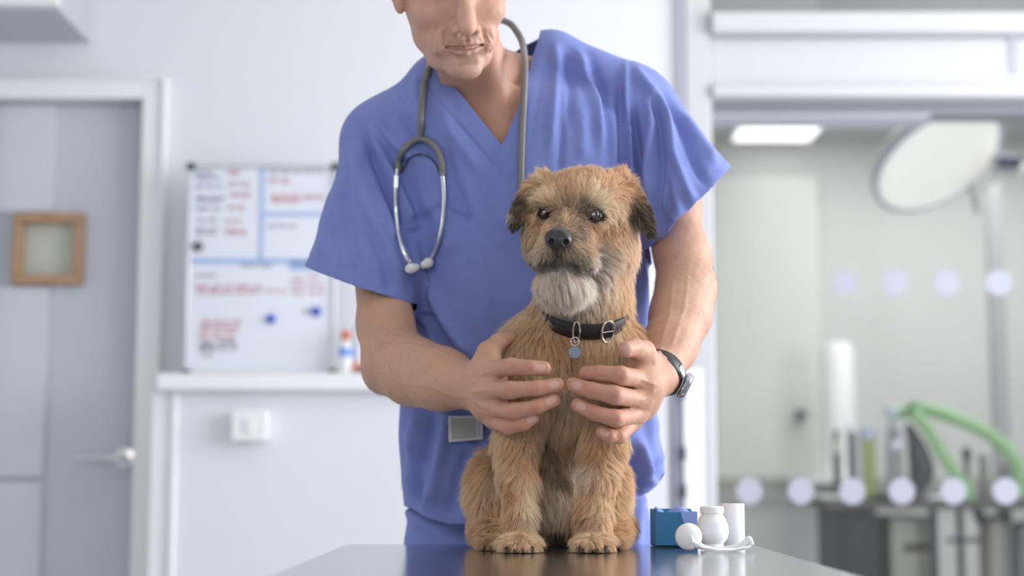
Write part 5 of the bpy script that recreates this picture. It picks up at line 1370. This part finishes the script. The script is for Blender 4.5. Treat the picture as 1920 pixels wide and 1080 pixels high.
build('spring_bridge', MB().tube(smooth_pts(arc([(753, 322), (762, 303), (775, 292), (790, 289), (805, 294), (818, 309), (825, 330)], .0045), 5), .0014, 8), mat('dark_spring', (.12, .12, .15), .3, .8), ste, smooth=True)
hp_l = arc([(745, 318), (742, 350), (742, 390), (746, 430), (754, 465), (765, 488), (777, 498)], .0085)
hp_r = arc([(829, 325), (832, 360), (831, 400), (825, 440), (815, 470), (806, 486), (796, 496)], .0085)
for q_ in (hp_l, hp_r): build('headset_pipe', MB().tube(smooth_pts(q_, 6), .0034, 12), M_alu, ste, smooth=True, label='shiny metal ear pipe')
build('pipe_sleeve', MB().tube(arc([(743, 330), (742, 352)], .0085), .0044, 12), M_alu, ste, smooth=True, label='metal collar on the left pipe')
M_tip = mat('soft_white_tip', (.78, .79, .78), .4)
for (a, b) in (((763, 505), (784, 500)), ((809, 490), (790, 499))):
    A, B = arc([a, b], .0095); build('ear_tip', MB().tube(smooth_pts([A, (A + B) / 2, B], 4), [.0040, .0062, .0074, .0078, .0074, .0066, .0058, .0048, .0030], 14), M_tip, ste, smooth=True, label='soft white ear tip')
c_ = hit(sbvh, 979, 372, .009)
build('stem', MB().tube([Vector(hit(sbvh, 977, 358, .006)), Vector(c_)], .0036, 12), M_alu, ste, smooth=True)
c2 = Vector(hit(sbvh, 984, 402, .012)); build('chest_piece', MB().lathe(c2, [(.019, -.004), (.022, 0), (.021, .005), (.010, .008)], 32, (.2, -1, .2)), M_alu, ste, smooth=True)

# --- badge on the hem of the pocket
b4 = [Vector(hit(sbvh, x, y, .004)) for x, y in ((841, 829), (906, 824), (905, 779), (840, 780))]
ym = min(p.y for p in b4) - .002
b4 = [P(x, y, ym) for x, y in ((841, 829), (906, 824), (905, 779), (840, 780))]
bd = empty('name_badge', b4[0], 'pale grey rectangular plastic badge clipped to the blue top below the forearm', 'badge')
def slab(qs, d0, d1): 
    n = len(qs); dd = Vector((0, 1, 0)); return MB().add([p + dd * d0 for p in qs] + [p + dd * d1 for p in qs], [tuple(range(n)), tuple(range(n, 2 * n))[::-1]] + [(i, i + n, (i + 1) % n + n, (i + 1) % n) for i in range(n)])
build('holder', slab(b4, 0, .0022), mat('badge_white', lin((206, 208, 214)), .35), bd, bevel=.0006)
inn = [P(x, y, ym - .0004) for x, y in ((847, 824), (893, 821), (892, 784), (846, 785))]
build('card', slab(inn, 0, .0006), mat('badge_grey', lin((172, 174, 172)), .45, noise=.02), bd, label='grey card in the badge')
inn = [P(x, y, ym - .0004) for x, y in ((896, 820), (901, 819), (900, 784), (895, 785))]
build('side_strip', slab(inn, 0, .0006), mat('badge_grey_2', lin((188, 190, 196)), .45), bd)
v_ = [P(x, y, ym + .001) for x, y in ((772, 572), (779, 556), (783, 562), (776, 580))]
ca_ = hit(sbvh, 777, 568, .003)

# --- wrist watch on the viewer's right arm
wa = Vector(X3(1236, 699, 2.168)); ax_ = (Vector(X3(1255, 650, 2.215)) - Vector(X3(1228, 712, 2.155))).normalized()
wt = empty('wrist_watch', wa, 'black strapped steel wrist watch on the bare arm right of the dog', 'watch')
u_ = ax_.cross(Vector((0, -1, 0))).normalized(); w__ = ax_.cross(u_).normalized()
if u_.x < 0: u_ = -u_
def wp_(a, h, r): return wa + ax_ * h + u_ * (math.cos(a) * (r)) + w__ * (math.sin(a) * (r * .96))
v = []; fc = []; n = 56; pf = [(-.0105, .0295), (-.0105, .0322), (-.009, .0335), (.009, .0335), (.0105, .0322), (.0105, .0295)]
for i in range(n):
    for h_, r_ in pf: v.append(wp_(2 * math.pi * i / n, h_, r_))
k_ = len(pf)
for i in range(n):
    for j in range(k_): fc.append((i * k_ + j, i * k_ + (j + 1) % k_, ((i + 1) % n) * k_ + (j + 1) % k_, ((i + 1) % n) * k_ + j))
build('strap', MB().add(v, fc), mat('black_rubber_strap', (.022, .022, .026), .4, bump=.3, bscale=300), wt, smooth=True)
ang = math.radians(0)
cdir = (wp_(ang, 0, 1) - wa).normalized(); cc2 = wp_(ang, 0, .0345)
build('case', MB().lathe(cc2, [(.0165, 0), (.0185, .001), (.0190, .005), (.0175, .0085), (.0155, .0095)], 40, cdir), mat('watch_steel', (.42, .43, .46), .25, .9), wt, smooth=True)
build('dial', MB().lathe(cc2 + cdir * .0093, [(.0150, 0), (.0150, .0006)], 32, cdir), mat('watch_dial', (.03, .03, .035), .15), wt, smooth=True)
for sgn in (-1, 1):
    a0 = ang + sgn * .62; pts = [wp_(ang + sgn * t_, 0, .0352 - .0006 * k) for k, t_ in enumerate((.42, .6, .78, .95))]
    build('lug', MB().tube(pts, [.0085, .0085, .0078, .006], 10, flat=.28, up=tuple(ax_)), bpy.data.materials['watch_steel'], wt, smooth=True)
build('crown', MB().lathe(cc2 + ax_ * -.0185 + cdir * .004, [(.0028, 0), (.0030, .004)], 14, -ax_), bpy.data.materials['watch_steel'], wt, smooth=True)
